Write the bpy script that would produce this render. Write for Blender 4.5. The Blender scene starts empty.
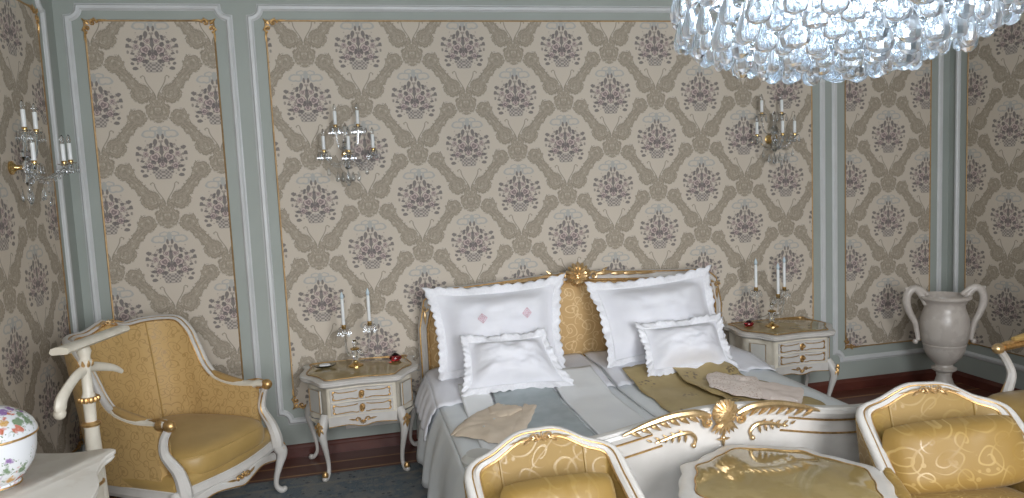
import bpy, bmesh, math, random
from mathutils import Vector, Matrix, noise
random.seed(7)
PI = math.pi
S = bpy.context.scene
C = S.collection
sin, cos = math.sin, math.cos

# ------------------------------------------------------------------ materials
def lin(r, g, b):
    f = lambda c: (c/255/12.92) if c/255 <= .04045 else ((c/255+.055)/1.055)**2.4
    return (f(r), f(g), f(b), 1)

class Ex:
    """tiny expression layer over shader math nodes"""
    nt = None
    def __init__(s, v): s.v = v
    @staticmethod
    def m(op, *a):
        n = Ex.nt.nodes.new('ShaderNodeMath'); n.operation = op
        for i, x in enumerate(a):
            x = x.v if isinstance(x, Ex) else x
            if isinstance(x, (int, float)): n.inputs[i].default_value = x
            else: Ex.nt.links.new(x, n.inputs[i])
        return Ex(n.outputs[0])
    def __add__(s, o): return Ex.m('ADD', s, o)
    __radd__ = __add__
    def __sub__(s, o): return Ex.m('SUBTRACT', s, o)
    def __rsub__(s, o): return Ex.m('SUBTRACT', o, s)
    def __mul__(s, o): return Ex.m('MULTIPLY', s, o)
    __rmul__ = __mul__
    def __truediv__(s, o): return Ex.m('DIVIDE', s, o)
def eabs(a): return Ex.m('ABSOLUTE', a)
def emin(a, b): return Ex.m('MINIMUM', a, b)
def emax(a, b): return Ex.m('MAXIMUM', a, b)
def esin(a): return Ex.m('SINE', a)
def efrac(a): return Ex.m('FRACT', a)
def efloor(a): return Ex.m('FLOOR', a)
def esqrt(a): return Ex.m('SQRT', a)
def eatan2(a, b): return Ex.m('ARCTAN2', a, b)
def egt(a, b): return Ex.m('GREATER_THAN', a, b)
def esm(e0, e1, x):
    n = Ex.nt.nodes.new('ShaderNodeMapRange'); n.interpolation_type = 'SMOOTHSTEP'
    Ex.nt.links.new(x.v, n.inputs[0]); n.inputs[1].default_value = e0; n.inputs[2].default_value = e1
    return Ex(n.outputs[0])
def below(x, th, w=.1):      # 1 where x < th, soft
    return 1 - esm(th-w, th+w, x)
def evec(x, y, z=0):
    n = Ex.nt.nodes.new('ShaderNodeCombineXYZ')
    for i, q in enumerate((x, y, z)):
        q = q.v if isinstance(q, Ex) else q
        if isinstance(q, (int, float)): n.inputs[i].default_value = q
        else: Ex.nt.links.new(q, n.inputs[i])
    return n.outputs[0]
def enoise(vec, scale, detail=2, rough=.5):
    n = Ex.nt.nodes.new('ShaderNodeTexNoise'); n.inputs['Scale'].default_value = scale
    n.inputs['Detail'].default_value = detail; n.inputs['Roughness'].default_value = rough
    Ex.nt.links.new(vec, n.inputs['Vector']); return Ex(n.outputs[0])
def evor(vec, scale):
    n = Ex.nt.nodes.new('ShaderNodeTexVoronoi'); n.inputs['Scale'].default_value = scale
    Ex.nt.links.new(vec, n.inputs['Vector'])
    sp = Ex.nt.nodes.new('ShaderNodeSeparateColor'); Ex.nt.links.new(n.outputs['Color'], sp.inputs[0])
    return Ex(n.outputs['Distance']), Ex(sp.outputs[0]), Ex(sp.outputs[1])
def cmix(f, a, b):
    n = Ex.nt.nodes.new('ShaderNodeMix'); n.data_type = 'RGBA'
    Ex.nt.links.new(f.v, n.inputs[0])
    for i, q in ((6, a), (7, b)):
        if isinstance(q, tuple): n.inputs[i].default_value = q
        else: Ex.nt.links.new(q, n.inputs[i])
    return n.outputs[2]
def coords(kind='Object'):
    tc = Ex.nt.nodes.new('ShaderNodeTexCoord'); sp = Ex.nt.nodes.new('ShaderNodeSeparateXYZ')
    Ex.nt.links.new(tc.outputs[kind], sp.inputs[0])
    return tc.outputs[kind], Ex(sp.outputs[0]), Ex(sp.outputs[1]), Ex(sp.outputs[2])

def newmat(name, base=(.8,.8,.8,1), rough=.5, metal=0, **kw):
    m = bpy.data.materials.new(name); m.use_nodes = True
    b = m.node_tree.nodes['Principled BSDF']; Ex.nt = m.node_tree
    b.inputs['Base Color'].default_value = base; b.inputs['Roughness'].default_value = rough
    b.inputs['Metallic'].default_value = metal
    for k, v in kw.items(): b.inputs[k.replace('_', ' ')].default_value = v
    return m, b
def bump(b, h, strength=.3, dist=.002):
    n = Ex.nt.nodes.new('ShaderNodeBump'); n.inputs['Strength'].default_value = strength
    n.inputs['Distance'].default_value = dist
    Ex.nt.links.new(h.v, n.inputs['Height']); Ex.nt.links.new(n.outputs[0], b.inputs['Normal'])
def setc(b, c): Ex.nt.links.new(c, b.inputs['Base Color'])

def mottled(name, c1, c2, scale, rough=.5, metal=0, bs=.0, **kw):
    m, b = newmat(name, c1, rough, metal, **kw)
    v, x, y, z = coords(); n = enoise(v, scale, 3)
    setc(b, cmix(esm(.3, .7, n), c1, c2))
    if bs: bump(b, enoise(v, scale*3, 3), bs)
    return m
M = {}
M['wall'] = mottled('sage_wall_paint', (.345,.375,.345,1), (.325,.355,.325,1), 3, .55)
M['trimwhite'] = mottled('moulding_white', (.60,.61,.61,1), (.56,.57,.57,1), 8, .4)
M['ivory'] = mottled('ivory_lacquer', (.72,.67,.57,1), (.62,.57,.47,1), 14, .32)
M['white'] = mottled('white_lacquer', (.60,.575,.54,1), (.53,.505,.47,1), 10, .3)
M['panelgrey'] = mottled('pale_lacquer', (.55,.54,.50,1), (.50,.48,.44,1), 10, .3)
M['gold'] = mottled('gold_leaf', (.66,.42,.18,1), (.46,.28,.11,1), 60, .38, .8)
M['dullgold'] = mottled('aged_gilding', (.40,.27,.13,1), (.32,.20,.09,1), 40, .5, .5)
M['palegold'] = mottled('pale_gold_leaf', (.80,.58,.32,1), (.62,.42,.20,1), 60, .28, .8)
M['brass'] = mottled('brass', (.75,.52,.22,1), (.62,.42,.17,1), 30, .22, 1)
M['candle'] = mottled('candle_white', (.80,.82,.82,1), (.74,.76,.76,1), 20, .4)
M['linen'] = mottled('white_linen', (.80,.80,.84,1), (.76,.76,.81,1), 9, .8, 0, .15)
M['lace'] = mottled('white_lace', (.84,.84,.87,1), (.78,.78,.82,1), 90, .8, 0, .5)
M['satin'] = mottled('pale_blue_satin', (.76,.79,.80,1), (.68,.71,.73,1), 5, .45, 0, .1)
M['lightsatin'] = mottled('pale_satin', (.84,.85,.85,1), (.79,.80,.81,1), 5, .5, 0, .1)
M['bluecloth'] = mottled('slate_blue_cloth', (.42,.465,.48,1), (.34,.385,.40,1), 12, .55, 0, .3)
M['beige'] = mottled('beige_cloth', (.74,.62,.49,1), (.68,.56,.43,1), 14, .75, 0, .4)
M['peach'] = mottled('peach_silk', (.84,.72,.65,1), (.78,.66,.59,1), 16, .6, 0, .4)
M['wooddark'] = mottled('dark_red_wood', (.12,.036,.024,1), (.08,.022,.016,1), 6, .32)
M['plastic'] = mottled('cream_plastic', (.60,.58,.54,1), (.56,.54,.50,1), 6, .4)
M['dark'] = mottled('socket_dark', (.05,.05,.05,1), (.04,.04,.04,1), 6, .5)
M['ceil'] = mottled('ceiling_paint', (.50,.51,.49,1), (.46,.47,.45,1), 2, .7)
M['porcwhite'] = mottled('glazed_porcelain', (.78,.80,.82,1), (.74,.76,.79,1), 5, .12)
M['pinkstitch'] = mottled('pink_embroidery', (.74,.52,.58,1), (.68,.46,.52,1), 40, .8)
M['shade_dark'] = mottled('gauze_underside', (.10,.085,.06,1), (.08,.07,.05,1), 30, .9)

def m_marble(name, c1, c2, rough=.25, sc=4):
    m, b = newmat(name, c1, rough); v, x, y, z = coords()
    n = enoise(v, sc, 5, .6); w = esin(n*18 + x*6)
    setc(b, cmix(esm(.2, 1., w)*.6 + esm(.45, .75, n)*.4, c1, c2)); return m
M['marble'] = m_marble('cream_marble', (.86,.82,.75,1), (.74,.68,.60,1), .3)
M['alabaster'] = m_marble('grey_alabaster', (.56,.51,.46,1), (.45,.40,.36,1), .3, 6)
M['onyx'] = m_marble('golden_onyx_glass', (.28,.205,.08,1), (.34,.26,.115,1), .04, 2.5)
M['onyx'].node_tree.nodes['Principled BSDF'].inputs['Coat Weight'].default_value = .3

def m_glass(name, col, rough=0.0, emit=0):
    m, b = newmat(name, col, rough); b.inputs['Transmission Weight'].default_value = 1; b.inputs['IOR'].default_value = 1.5
    return m
M['crystal'] = m_glass('crystal_glass', (.92,.96,1,1), .04)
def milk(m, f):
    nt = m.node_tree; b = nt.nodes['Principled BSDF']; t = nt.nodes.new('ShaderNodeBsdfTranslucent'); t.inputs[0].default_value = (.88,.94,1,1)
    mx = nt.nodes.new('ShaderNodeMixShader'); mx.inputs[0].default_value = f; out = nt.nodes['Material Output']
    nt.links.new(b.outputs[0], mx.inputs[1]); nt.links.new(t.outputs[0], mx.inputs[2]); nt.links.new(mx.outputs[0], out.inputs[0])
milk(M['crystal'], .07)
M['nickel'] = mottled('nickel_wire', (.62,.66,.70,1), (.50,.54,.58,1), 30, .25, 1)
M['crystal2'] = m_glass('cut_crystal', (.92,.96,1,1), .03)
M['ruby'] = m_glass('ruby_glass', (.40,.02,.03,1), .05)
m, b = newmat('bulb_glow', (.9,.95,1,1)); b.inputs['Emission Color'].default_value = (.72,.86,1,1); b.inputs['Emission Strength'].default_value = 60; M['bulb'] = m

def fabric(name, base, hi, cell=.11, rough=.5, contrast=1., patchy=True):
    """scrolling vine damask from UV (metres)"""
    m, b = newmat(name, base, rough); v, x, y, z = coords('UV')
    nz = enoise(v, 7, 1)
    x = x + (nz-.5)*.09; y = y + (enoise(evec(y, x, 3), 6, 1)-.5)*.09
    def spiral(ox, oy, sgn, cell, turns, R):
        fx = efrac((x+ox)/cell)-.5; fy = efrac((y+oy)/cell)-.5
        r = esqrt(fx*fx+fy*fy); th = eatan2(fy, fx)*(sgn/(2*PI))
        q = eabs(efrac(r*turns + th) - .5)
        return below(q, .10, .05)*below(r, R, .02)*esm(.03, .08, r)
    s1 = spiral(0, 0, 1, cell, 4.2, .42)
    s2 = spiral(cell*.5, cell*.5, -1, cell, 4.4, .27)
    vine = below(eabs(esin(x*(2*PI/cell)*.5 + esin(y*(PI/cell))*1.3)), .10, .05)
    d, r1, r2 = evor(v, 30)
    leaf = below(d, .26, .05)*egt(r1, .62)
    mask = emin(s1+s2+vine*.7+leaf*.8, emax(x*0+1, 1))
    w = enoise(v, 900, 1)
    c = cmix((mask*contrast*esm(.36, .56, enoise(v, 5, 1))) if patchy else mask*contrast, base, hi); setc(b, c)
    rr = (1-mask)*.28 + (rough-.14)
    Ex.nt.links.new(rr.v, b.inputs['Roughness'])
    b.inputs['Sheen Weight'].default_value = .06
    bump(b, mask*.6 + w*.3, .25, .001)
    return m
M['gold_damask'] = fabric('gold_damask', (.53,.35,.14,1), (.39,.245,.085,1), .085, .55, 1., False)
M['gold_satin'] = fabric('gold_satin', (.265,.160,.038,1), (.47,.33,.13,1), .13, .42, .65)
M['gold_faint'] = fabric('gold_satin_faint_vine', (.27,.165,.038,1), (.37,.245,.075,1), .14, .45, .6)
M['gold_plain'] = mottled('gold_satin_plain', (.42,.275,.092,1), (.37,.24,.075,1), 8, .42, 0, .1, Sheen_Weight=.08)
M['head_fabric'] = fabric('headboard_damask', (.56,.355,.15,1), (.80,.60,.33,1), .12, .5, .8, False)
M['pad'] = fabric('arm_pad_fabric', (.40,.25,.09,1), (.30,.18,.06,1), .07, .55)

def m_ochre():
    m, b = newmat('ochre_brocade', (.3,.22,.1,1), .6); v, x, y, z = coords()
    fx = (efrac(x/.26 + efloor(y/.24)*.5)-.5)*.26; fy = (efrac(y/.24)-.5)*.24
    n = enoise(v, 26, 2)
    r = esqrt(fx*fx+fy*fy)
    d, a, c_ = evor(v, 48)
    mk = below(r, .045, .012)*below(d, .38, .1)
    c = cmix(esm(.3, .7, enoise(v, 7, 3)), (.47,.36,.17,1), (.40,.30,.135,1))
    setc(b, cmix(mk, c, (.17,.125,.08,1))); bump(b, n, .25, .003); return m
M['ochre'] = m_ochre()

# ---- wallpaper: ogee bands round flower baskets
def wallpaper(name, axis, x0, z0):
    m, b = newmat(name, (.6,.55,.5,1), .62); v, X, Y, Z = coords()
    U = X if axis == 'x' else Y
    W, Hh = .635, .604
    nv = evec(U, Z, 0)
    xa = (efrac((U-x0)/W + .5)-.5)*W; ya = (efrac((Z-z0)/Hh + .5)-.5)*Hh
    xb = (efrac((U-x0)/W)-.5)*W; yb = (efrac((Z-z0)/Hh)-.5)*Hh
    sa = eabs(xa)*(2/W)+eabs(ya)*(2/Hh)
    sel = egt(sa, 1.0)
    x = xa + (xb-xa)*sel; y = ya + (yb-ya)*sel
    a = eabs(x)
    lv = evec(a, y, 0)
    wx_ = (enoise(lv, 34, 2)-.5); wy_ = (enoise(evec(a+3.1, y+1.7, 0), 34, 2)-.5)
    def circ(cx, cy, r, k=1.):
        dx = a + wx_*.030 - cx; dy = (y + wy_*.030 - cy)*k
        return esqrt(dx*dx+dy*dy) - r
    def caps(x0, y0, x1, y1, r):
        px = a + wx_*.026 - x0; py = y + wy_*.026 - y0; bx, by = x1-x0, y1-y0; L2 = bx*bx+by*by
        h = emax(emin((px*bx+py*by)*(1/L2), 1.0), 0.0)
        dx = px-h*bx; dy = py-h*by
        return esqrt(dx*dx+dy*dy) - r
    D = caps(.235, .040, .110, .202, .031)
    for q_ in (caps(.084, -.262, .209, -.100, .031), circ(.236, .036, .056), circ(.112, .200, .050), circ(.082, -.266, .056), circ(.205, -.102, .050),
               circ(.0, .240, .064), circ(.3175, -.062, .064), circ(.3175, -.012, .045), circ(0, .290, .045), circ(0, -.302, .045)):
        D = emin(D, q_)
    D = D + eabs(esin(wx_*40 + (a-y)*34))*.008 - .004
    D = D + (enoise(lv, 60, 1)-.5)*.018
    # heart with curled horns: stays ground colour
    g = emax(emin((y+.290)*(1/.112), 1.0), 0.0)
    hw_ = .004 + esm(0, 1, g)*.046 + esqrt(g)*.004
    heart = below(a-hw_, 0.0, .002)*below(y, -.150, .006)
    band = below(D, 0.0, .0025)*(1-heart)
    hedge = below(eabs(a-hw_), .0032, .002)*below(eabs(y+.234), .060, .004)
    curl = below(eabs(circ(.064, -.180, .012)), .0030, .002)*esm(-.186, -.176, y)
    hedge = emax(hedge, curl)
    edge = below(eabs(D+.002), .0030, .0025)*(1-heart)
    n2 = enoise(lv, 24, 1)
    ringl = below(eabs(efrac(D*(1/.019)+n2*.9)-.5), .13, .06)
    veins = below(eabs(esin(n2*46)), .20, .15)
    d1, r1, r2 = evor(lv, 40)
    lightp = below(d1, .34, .1)*egt(r1, .3)
    nn = enoise(lv, 26, 2)
    y = y + .040
    # flower basket, edges frayed by a fine warp
    A = a + wx_*.020; Y2 = y + wy_*.020
    bk = below(emax(a - (y+.11)*.28, 0.0*a) , .040, .003)*below(eabs(y+.080), .028, .003)
    weave = egt(esin(a*300)*esin(y*300), 0)
    def disc(cx, cy, rx, ry=None):
        ry = ry or rx; ux = (A-cx)*(1/rx); uy = (Y2-cy)*(1/ry)
        return ux*ux+uy*uy
    roses = None
    rl = [(.038,.018,.027),(.070,-.032,.020),(.024,.066,.016),(.083,.034,.016),(.0,-.022,.020)]
    for k in rl:
        dd = disc(*k); roses = dd if roses is None else emin(roses, dd)
    darks = None
    dl = [(.0,.045,.009,.06),(.030,.105,.012,.020),(.058,.082,.010,.015),(.118,.072,.013,.010),(.128,.040,.010,.014),(.105,-.002,.013,.008),
          (.096,-.085,.015,.009),(.112,-.060,.010,.008),(.048,-.010,.014,.010),(.04,-.046,.022,.009),(.012,.135,.006,.018),(.096,-.035,.016,.010),(.052,.048,.012,.011),(.085,.060,.012,.008),(.015,.0,.010,.016)]
    for k in dl:
        dd = disc(*k); darks = dd if darks is None else emin(darks, dd)
    ringy = esin(roses*9.0)
    rose = below(roses, 1.0, .15)
    dk = below(darks + (nn-.5)*1.2, 1.0, .30)
    env = a*a*(1/(.118*.118)) + (y-.010)*(y-.010)*(1/(.108*.108))
    d2, q1, q2 = evor(lv, 62)
    leaf = below(d2, .46, .06)*below(env+(q1-.5)*1.0, .92, .12)*egt(q2, .18)
    spray = below(eabs(esin(wx_*60+a*40)), .16, .1)*below(env, 1.25, .1)*esm(-.07, -.05, y)
    rb = emin(eabs(disc(.028,.178,.024,.013)-1), eabs(disc(.058,.150,.036,.020)-1))
    ribbon = below(rb, .40, .25)*esm(.118, .128, y)
    ribbon = emax(ribbon, below(disc(0,.165,.012,.03), 1, .2))
    fine = enoise(nv, 220, 2)
    cream = cmix(fine, (.53,.465,.385,1), (.59,.525,.44,1))
    bandc = cmix(lightp, (.375,.322,.252,1), (.475,.413,.33,1))
    bandc = cmix(veins*.55, bandc, (.265,.225,.172,1))
    bandc = cmix(ringl*.85, bandc, (.25,.215,.165,1))
    c = cmix(band, cream, bandc)
    c = cmix(edge*.8, c, (.225,.19,.145,1))
    c = cmix(hedge*.8, c, (.23,.20,.155,1))
    c = cmix(ribbon*.55, c, (.28,.315,.335,1))
    c = cmix(spray*.45, c, (.33,.29,.25,1))
    c = cmix(leaf*.70, c, cmix(q1, (.13,.12,.115,1), (.38,.30,.275,1)))
    c = cmix(bk*.8, c, cmix(weave, (.17,.15,.145,1), (.44,.39,.34,1)))
    c = cmix(rose*.85, c, cmix(esm(-.1, .5, ringy), (.50,.40,.365,1), (.20,.15,.155,1)))
    c = cmix(dk*.78, c, (.11,.098,.10,1))
    setc(b, c); bump(b, fine, .12, .001)
    b.inputs['Specular IOR Level'].default_value = .35
    return m
M['wp1'] = wallpaper('floral_wallpaper_narrow', 'x', -1.01, 2.485)
M['wp2'] = wallpaper('floral_wallpaper_centre', 'x', 1.405, 2.485)
M['wp3'] = wallpaper('floral_wallpaper_right', 'x', 3.82, 2.455)
M['wpl'] = wallpaper('floral_wallpaper_left_wall', 'y', 4.0, 2.485)
M['wpr'] = wallpaper('floral_wallpaper_right_wall', 'y', 4.08, 2.455)

def m_floor():
    m, b = newmat('parquet', (.1,.03,.02,1), .3); v, x, y, z = coords()
    gr = enoise(evec(x*3, y*40, 0), 1.5, 4)
    c = cmix(gr, (.15,.050,.030,1), (.09,.028,.018,1))
    pl = below(eabs(efrac(y/.075)-.5), .03, .01)
    c = cmix(pl*0.5, c, (.03,.01,.008,1))
    for yy in (4.42, 4.275):
        c = cmix(below(eabs(y-yy), .008, .002), c, (.36,.19,.08,1))
    for xx in (-1.34, -1.19, 4.17, 4.02):
        c = cmix(below(eabs(x-xx), .008, .002), c, (.36,.19,.08,1))
    setc(b, c); return m
M['floor'] = m_floor()
def m_rug():
    m, b = newmat('woven_rug', (.1,.12,.15,1), .95); v, x, y, z = coords()
    d, a, c2 = evor(v, 28); n = enoise(v, 9, 3); f = enoise(v, 120, 2)
    c = cmix(esm(.42, .58, n), (.10,.13,.155,1), (.17,.18,.18,1))
    c = cmix(below(d, .35, .08)*egt(a, .45)*.7, c, (.22,.205,.175,1))
    c = cmix(below(d, .3, .08)*egt(c2, .7)*.8, c, (.03,.045,.06,1))
    c = cmix(esm(.35, .8, f)*.6, c, (.20,.20,.19,1))
    bd = below(eabs(y-4.10), .014, .004)
    c = cmix(bd*.5, c, (.25,.23,.19,1))
    setc(b, c); bump(b, f, .6, .004); return m
M['rug'] = m_rug()
def m_porc():
    m, b = newmat('flower_painted_porcelain', (.78,.8,.82,1), .12); v, x, y, z = coords()
    v = evec(x+(enoise(v, 60, 2)-.5)*.03, y+(enoise(v, 50, 2)-.5)*.03, z+(enoise(v, 70, 2)-.5)*.03)
    d, r, g = evor(v, 30); n = enoise(v, 11, 2)
    mk = below(d, .50, .12)*esm(.46, .52, n)*.85
    c = cmix(egt(r, .55), (.55,.10,.03,1), (.22,.07,.33,1))
    c = cmix(egt(r, .78), c, (.62,.33,.05,1)); c = cmix(egt(g, .66), c, (.12,.22,.08,1))
    sm_, a2, b2 = evor(v, 95)
    lf = below(sm_, .3, .06)*esm(.40, .47, n)*egt(a2, .4)
    k = cmix(lf*.8, (.77,.79,.82,1), (.14,.24,.12,1))
    setc(b, cmix(mk, k, c)); return m
M['porc'] = m_porc()
def m_stitch():
    m, b = newmat('linen_with_eyelets', (.8,.8,.84,1), .8); v, x, y, z = coords()
    d, r, g = evor(v, 70)
    setc(b, cmix(below(d, .3, .05), (.84,.73,.66,1), (.60,.44,.36,1))); bump(b, d, .5, .002); return m
M['eyelet'] = m_stitch()

# ------------------------------------------------------------------ mesh tools
class MB:
    def __init__(s): s.v = []; s.f = []; s.m = []
    def add(s, vs, fs, mat=0, T=None):
        o = len(s.v)
        s.v += [tuple(T @ Vector(p)) if T else tuple(p) for p in vs]
        s.f += [tuple(i+o for i in f) for f in fs]; s.m += [mat]*len(fs)
        return s
    def grid(s, nu, nv, fn, cu=False, cv=False, mat=0, T=None):
        vs = [fn(i/(nu if cu else nu-1), j/(nv if cv else nv-1)) for i in range(nu) for j in range(nv)]
        fs = []
        for i in range(nu if cu else nu-1):
            for j in range(nv if cv else nv-1):
                i2 = (i+1) % nu; j2 = (j+1) % nv
                fs.append((i*nv+j, i2*nv+j, i2*nv+j2, i*nv+j2))
        return s.add(vs, fs, mat, T)
    def box(s, x0, x1, y0, y1, z0, z1, mat=0, T=None):
        vs = [(x, y, z) for x in (x0, x1) for y in (y0, y1) for z in (z0, z1)]
        return s.add(vs, [(0,1,3,2),(4,6,7,5),(0,4,5,1),(2,3,7,6),(0,2,6,4),(1,5,7,3)], mat, T)
    def lathe(s, prof, seg=24, c=(0,0,0), mat=0, T=None, sx=1, sy=1):
        n = len(prof)
        vs = [(c[0]+r*cos(2*PI*i/seg)*sx, c[1]+r*sin(2*PI*i/seg)*sy, c[2]+z) for i in range(seg) for r, z in prof]
        fs = [(i*n+j, ((i+1)%seg)*n+j, ((i+1)%seg)*n+j+1, i*n+j+1) for i in range(seg) for j in range(n-1)]
        if prof[0][0] > 1e-6: fs.append(tuple(i*n for i in range(seg))[::-1])
        if prof[-1][0] > 1e-6: fs.append(tuple(i*n+n-1 for i in range(seg)))
        return s.add(vs, fs, mat, T)
    def tube(s, path, rad, seg=8, mat=0, T=None, closed=False, flat=1., up=None):
        P = [Vector(p) for p in path]; n = len(P)
        if isinstance(rad, (int, float)): rad = [rad]*n
        if len(rad) != n: rad = [lerp_list(rad, i/(n-1)) for i in range(n)]
        vs = []; ref = None
        for i in range(n):
            a = P[i-1] if (i or closed) else P[i]; c = P[(i+1) % n] if (i < n-1 or closed) else P[i]
            t = (c-a); t = t.normalized() if t.length > 1e-9 else Vector((0,0,1))
            if up is not None: ref = Vector(up)
            elif ref is None: ref = Vector((0,0,1)) if abs(t.z) < .9 else Vector((1,0,0))
            x = (ref - t*ref.dot(t))
            if x.length < 1e-6: x = t.orthogonal()
            x.normalize(); y = t.cross(x)
            if up is None: ref = x
            for k in range(seg):
                an = 2*PI*k/seg
                vs.append(P[i] + x*(cos(an)*rad[i]*flat) + y*(sin(an)*rad[i]))
        fs = [(i*seg+k, i*seg+(k+1)%seg, ((i+1)%n)*seg+(k+1)%seg, ((i+1)%n)*seg+k) for i in range(n if closed else n-1) for k in range(seg)]
        if not closed:
            fs.append(tuple(range(seg))[::-1]); fs.append(tuple((n-1)*seg+k for k in range(seg)))
        return s.add(vs, fs, mat, T)
    def sweep(s, path, prof, normal, closed=False, mat=0, T=None, scale=None):
        """profile points (a,b): a along in-plane side vector, b along normal"""
        P = [Vector(p) for p in path]; n = len(P); vs = []; k = len(prof)
        for i in range(n):
            a = P[i-1] if (i or closed) else P[i]; c = P[(i+1) % n] if (i < n-1 or closed) else P[i]
            d1 = (P[i]-a); d2 = (c-P[i]); t = ((d1.normalized() if d1.length > 1e-9 else Vector()) + (d2.normalized() if d2.length > 1e-9 else Vector())).normalized()
            N = Vector(normal(i/(n-1)) if callable(normal) else normal); side = t.cross(N).normalized()
            cs = 1.
            if d1.length > 1e-9 and d2.length > 1e-9:
                cs = max(.5, t.dot(d1.normalized()))
            sc = scale[i] if scale else 1
            for (pa, pb) in prof: vs.append(P[i]+side*(pa*sc/cs)+N*(pb*sc))
        fs = [(i*k+j, i*k+(j+1)%k, ((i+1)%n)*k+(j+1)%k, ((i+1)%n)*k+j) for i in range(n if closed else n-1) for j in range(k)]
        if not closed:
            fs.append(tuple(range(k))[::-1]); fs.append(tuple((n-1)*k+j for j in range(k)))
        return s.add(vs, fs, mat, T)
    def prism(s, out, z0, z1, mat=0, T=None, inset=0, ins_z=0):
        n = len(out)
        vs = [(x, y, z0) for x, y in out]+[(x, y, z1) for x, y in out]
        fs = [(i, (i+1)%n, n+(i+1)%n, n+i) for i in range(n)]+[tuple(range(n))[::-1], tuple(range(n, 2*n))]
        return s.add(vs, fs, mat, T)
    def stack(s, outs, mat=0, T=None):
        """list of (outline2d, z) loops joined"""
        n = len(outs[0][0]); vs = [(x, y, z) for o, z in outs for x, y in o]; fs = []
        for k in range(len(outs)-1):
            fs += [(k*n+i, k*n+(i+1)%n, (k+1)*n+(i+1)%n, (k+1)*n+i) for i in range(n)]
        fs += [tuple(range(n))[::-1], tuple((len(outs)-1)*n+i for i in range(n))]
        return s.add(vs, fs, mat, T)
    def ball(s, c, r, sc=(1,1,1), seg=10, mat=0, T=None, R=None):
        n = max(5, seg//2+1); vs = []; R = R or Matrix.Identity(3)
        for j in range(n):
            ph = PI*j/(n-1)
            for i in range(seg):
                p = Vector((sin(ph)*cos(2*PI*i/seg)*sc[0], sin(ph)*sin(2*PI*i/seg)*sc[1], cos(ph)*sc[2]))*r
                vs.append(Vector(c)+R@p)
        fs = [(j*seg+i, j*seg+(i+1)%seg, (j+1)*seg+(i+1)%seg, (j+1)*seg+i) for j in range(n-1) for i in range(seg)]
        return s.add(vs, fs, mat, T)

def lerp_list(L, t):
    x = t*(len(L)-1); i = min(int(x), len(L)-2); return L[i]*(1-(x-i))+L[i+1]*(x-i)
def catmull(pts, n, closed=False):
    P = [tuple(p) for p in pts]; k = len(P); out = []
    segs = k if closed else k-1
    for q in range(n if closed else n):
        t = q/(n if closed else n-1)*segs; i = min(int(t), segs-1); f = t-i
        g = lambda j: P[j % k] if closed else P[min(max(j, 0), k-1)]
        a, b_, c, d = g(i-1), g(i), g(i+1), g(i+2)
        out.append(tuple(.5*(2*b_[m]+(c[m]-a[m])*f+(2*a[m]-5*b_[m]+4*c[m]-d[m])*f*f+(3*b_[m]-a[m]-3*c[m]+d[m])*f**3) for m in range(len(b_))))
    return out

def obj(name, mb, mats, parent=None, smooth=True, uv=False, bevel=0, sub=0, angle=38, solid=0):
    me = bpy.data.meshes.new(name)
    me.from_pydata(mb.v, [], mb.f)
    if not isinstance(mats, (list, tuple)): mats = [mats]
    for q in mats: me.materials.append(M[q])
    me.polygons.foreach_set('material_index', mb.m)
    bm = bmesh.new(); bm.from_mesh(me)
    bmesh.ops.remove_doubles(bm, verts=bm.verts, dist=1e-6)
    bmesh.ops.recalc_face_normals(bm, faces=bm.faces)
    if uv:
        L = bm.loops.layers.uv.new('UVMap')
        for f in bm.faces:
            n = f.normal; ax = max(range(3), key=lambda i: abs(n[i]))
            if uv == 'front': ax = 1
            if uv == 'top': ax = 2
            for l in f.loops:
                c = l.vert.co
                l[L].uv = (c.y, c.z) if ax == 0 else ((c.x, c.z) if ax == 1 else (c.x, c.y))
    bm.to_mesh(me); bm.free()
    if smooth:
        me.polygons.foreach_set('use_smooth', [True]*len(me.polygons)); me.set_sharp_from_angle(angle=math.radians(angle))
    o = bpy.data.objects.new(name, me); C.objects.link(o)
    if parent: o.parent = parent
    if solid:
        q = o.modifiers.new('s', 'SOLIDIFY'); q.thickness = solid; q.offset = 0
    if bevel:
        q = o.modifiers.new('b', 'BEVEL'); q.width = bevel; q.segments = 2; q.limit_method = 'ANGLE'; q.angle_limit = math.radians(40)
    if sub:
        q = o.modifiers.new('u', 'SUBSURF'); q.levels = sub; q.render_levels = sub
    return o
def tag(o, label, cat, group=None, kind=None):
    o['label'] = label
    if cat: o['category'] = cat
    if group: o['group'] = group
    if kind: o['kind'] = kind
    return o
def thing(name, label, cat, loc=(0,0,0), rotz=0, group=None):
    o = bpy.data.objects.new(name, None); C.objects.link(o); o.empty_display_size = .1
    o.location = loc; o.rotation_euler = (0, 0, rotz)
    return tag(o, label, cat, group)
def struct(name, mb, mats, parent=None, **k):
    o = obj(name, mb, mats, parent, **k)
    if not parent: o['kind'] = 'structure'
    return o
def copy_tree(o, parent=None):
    c = o.copy(); C.objects.link(c)
    if parent: c.parent = parent
    for ch in list(o.children): copy_tree(ch, c)
    return c

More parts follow.
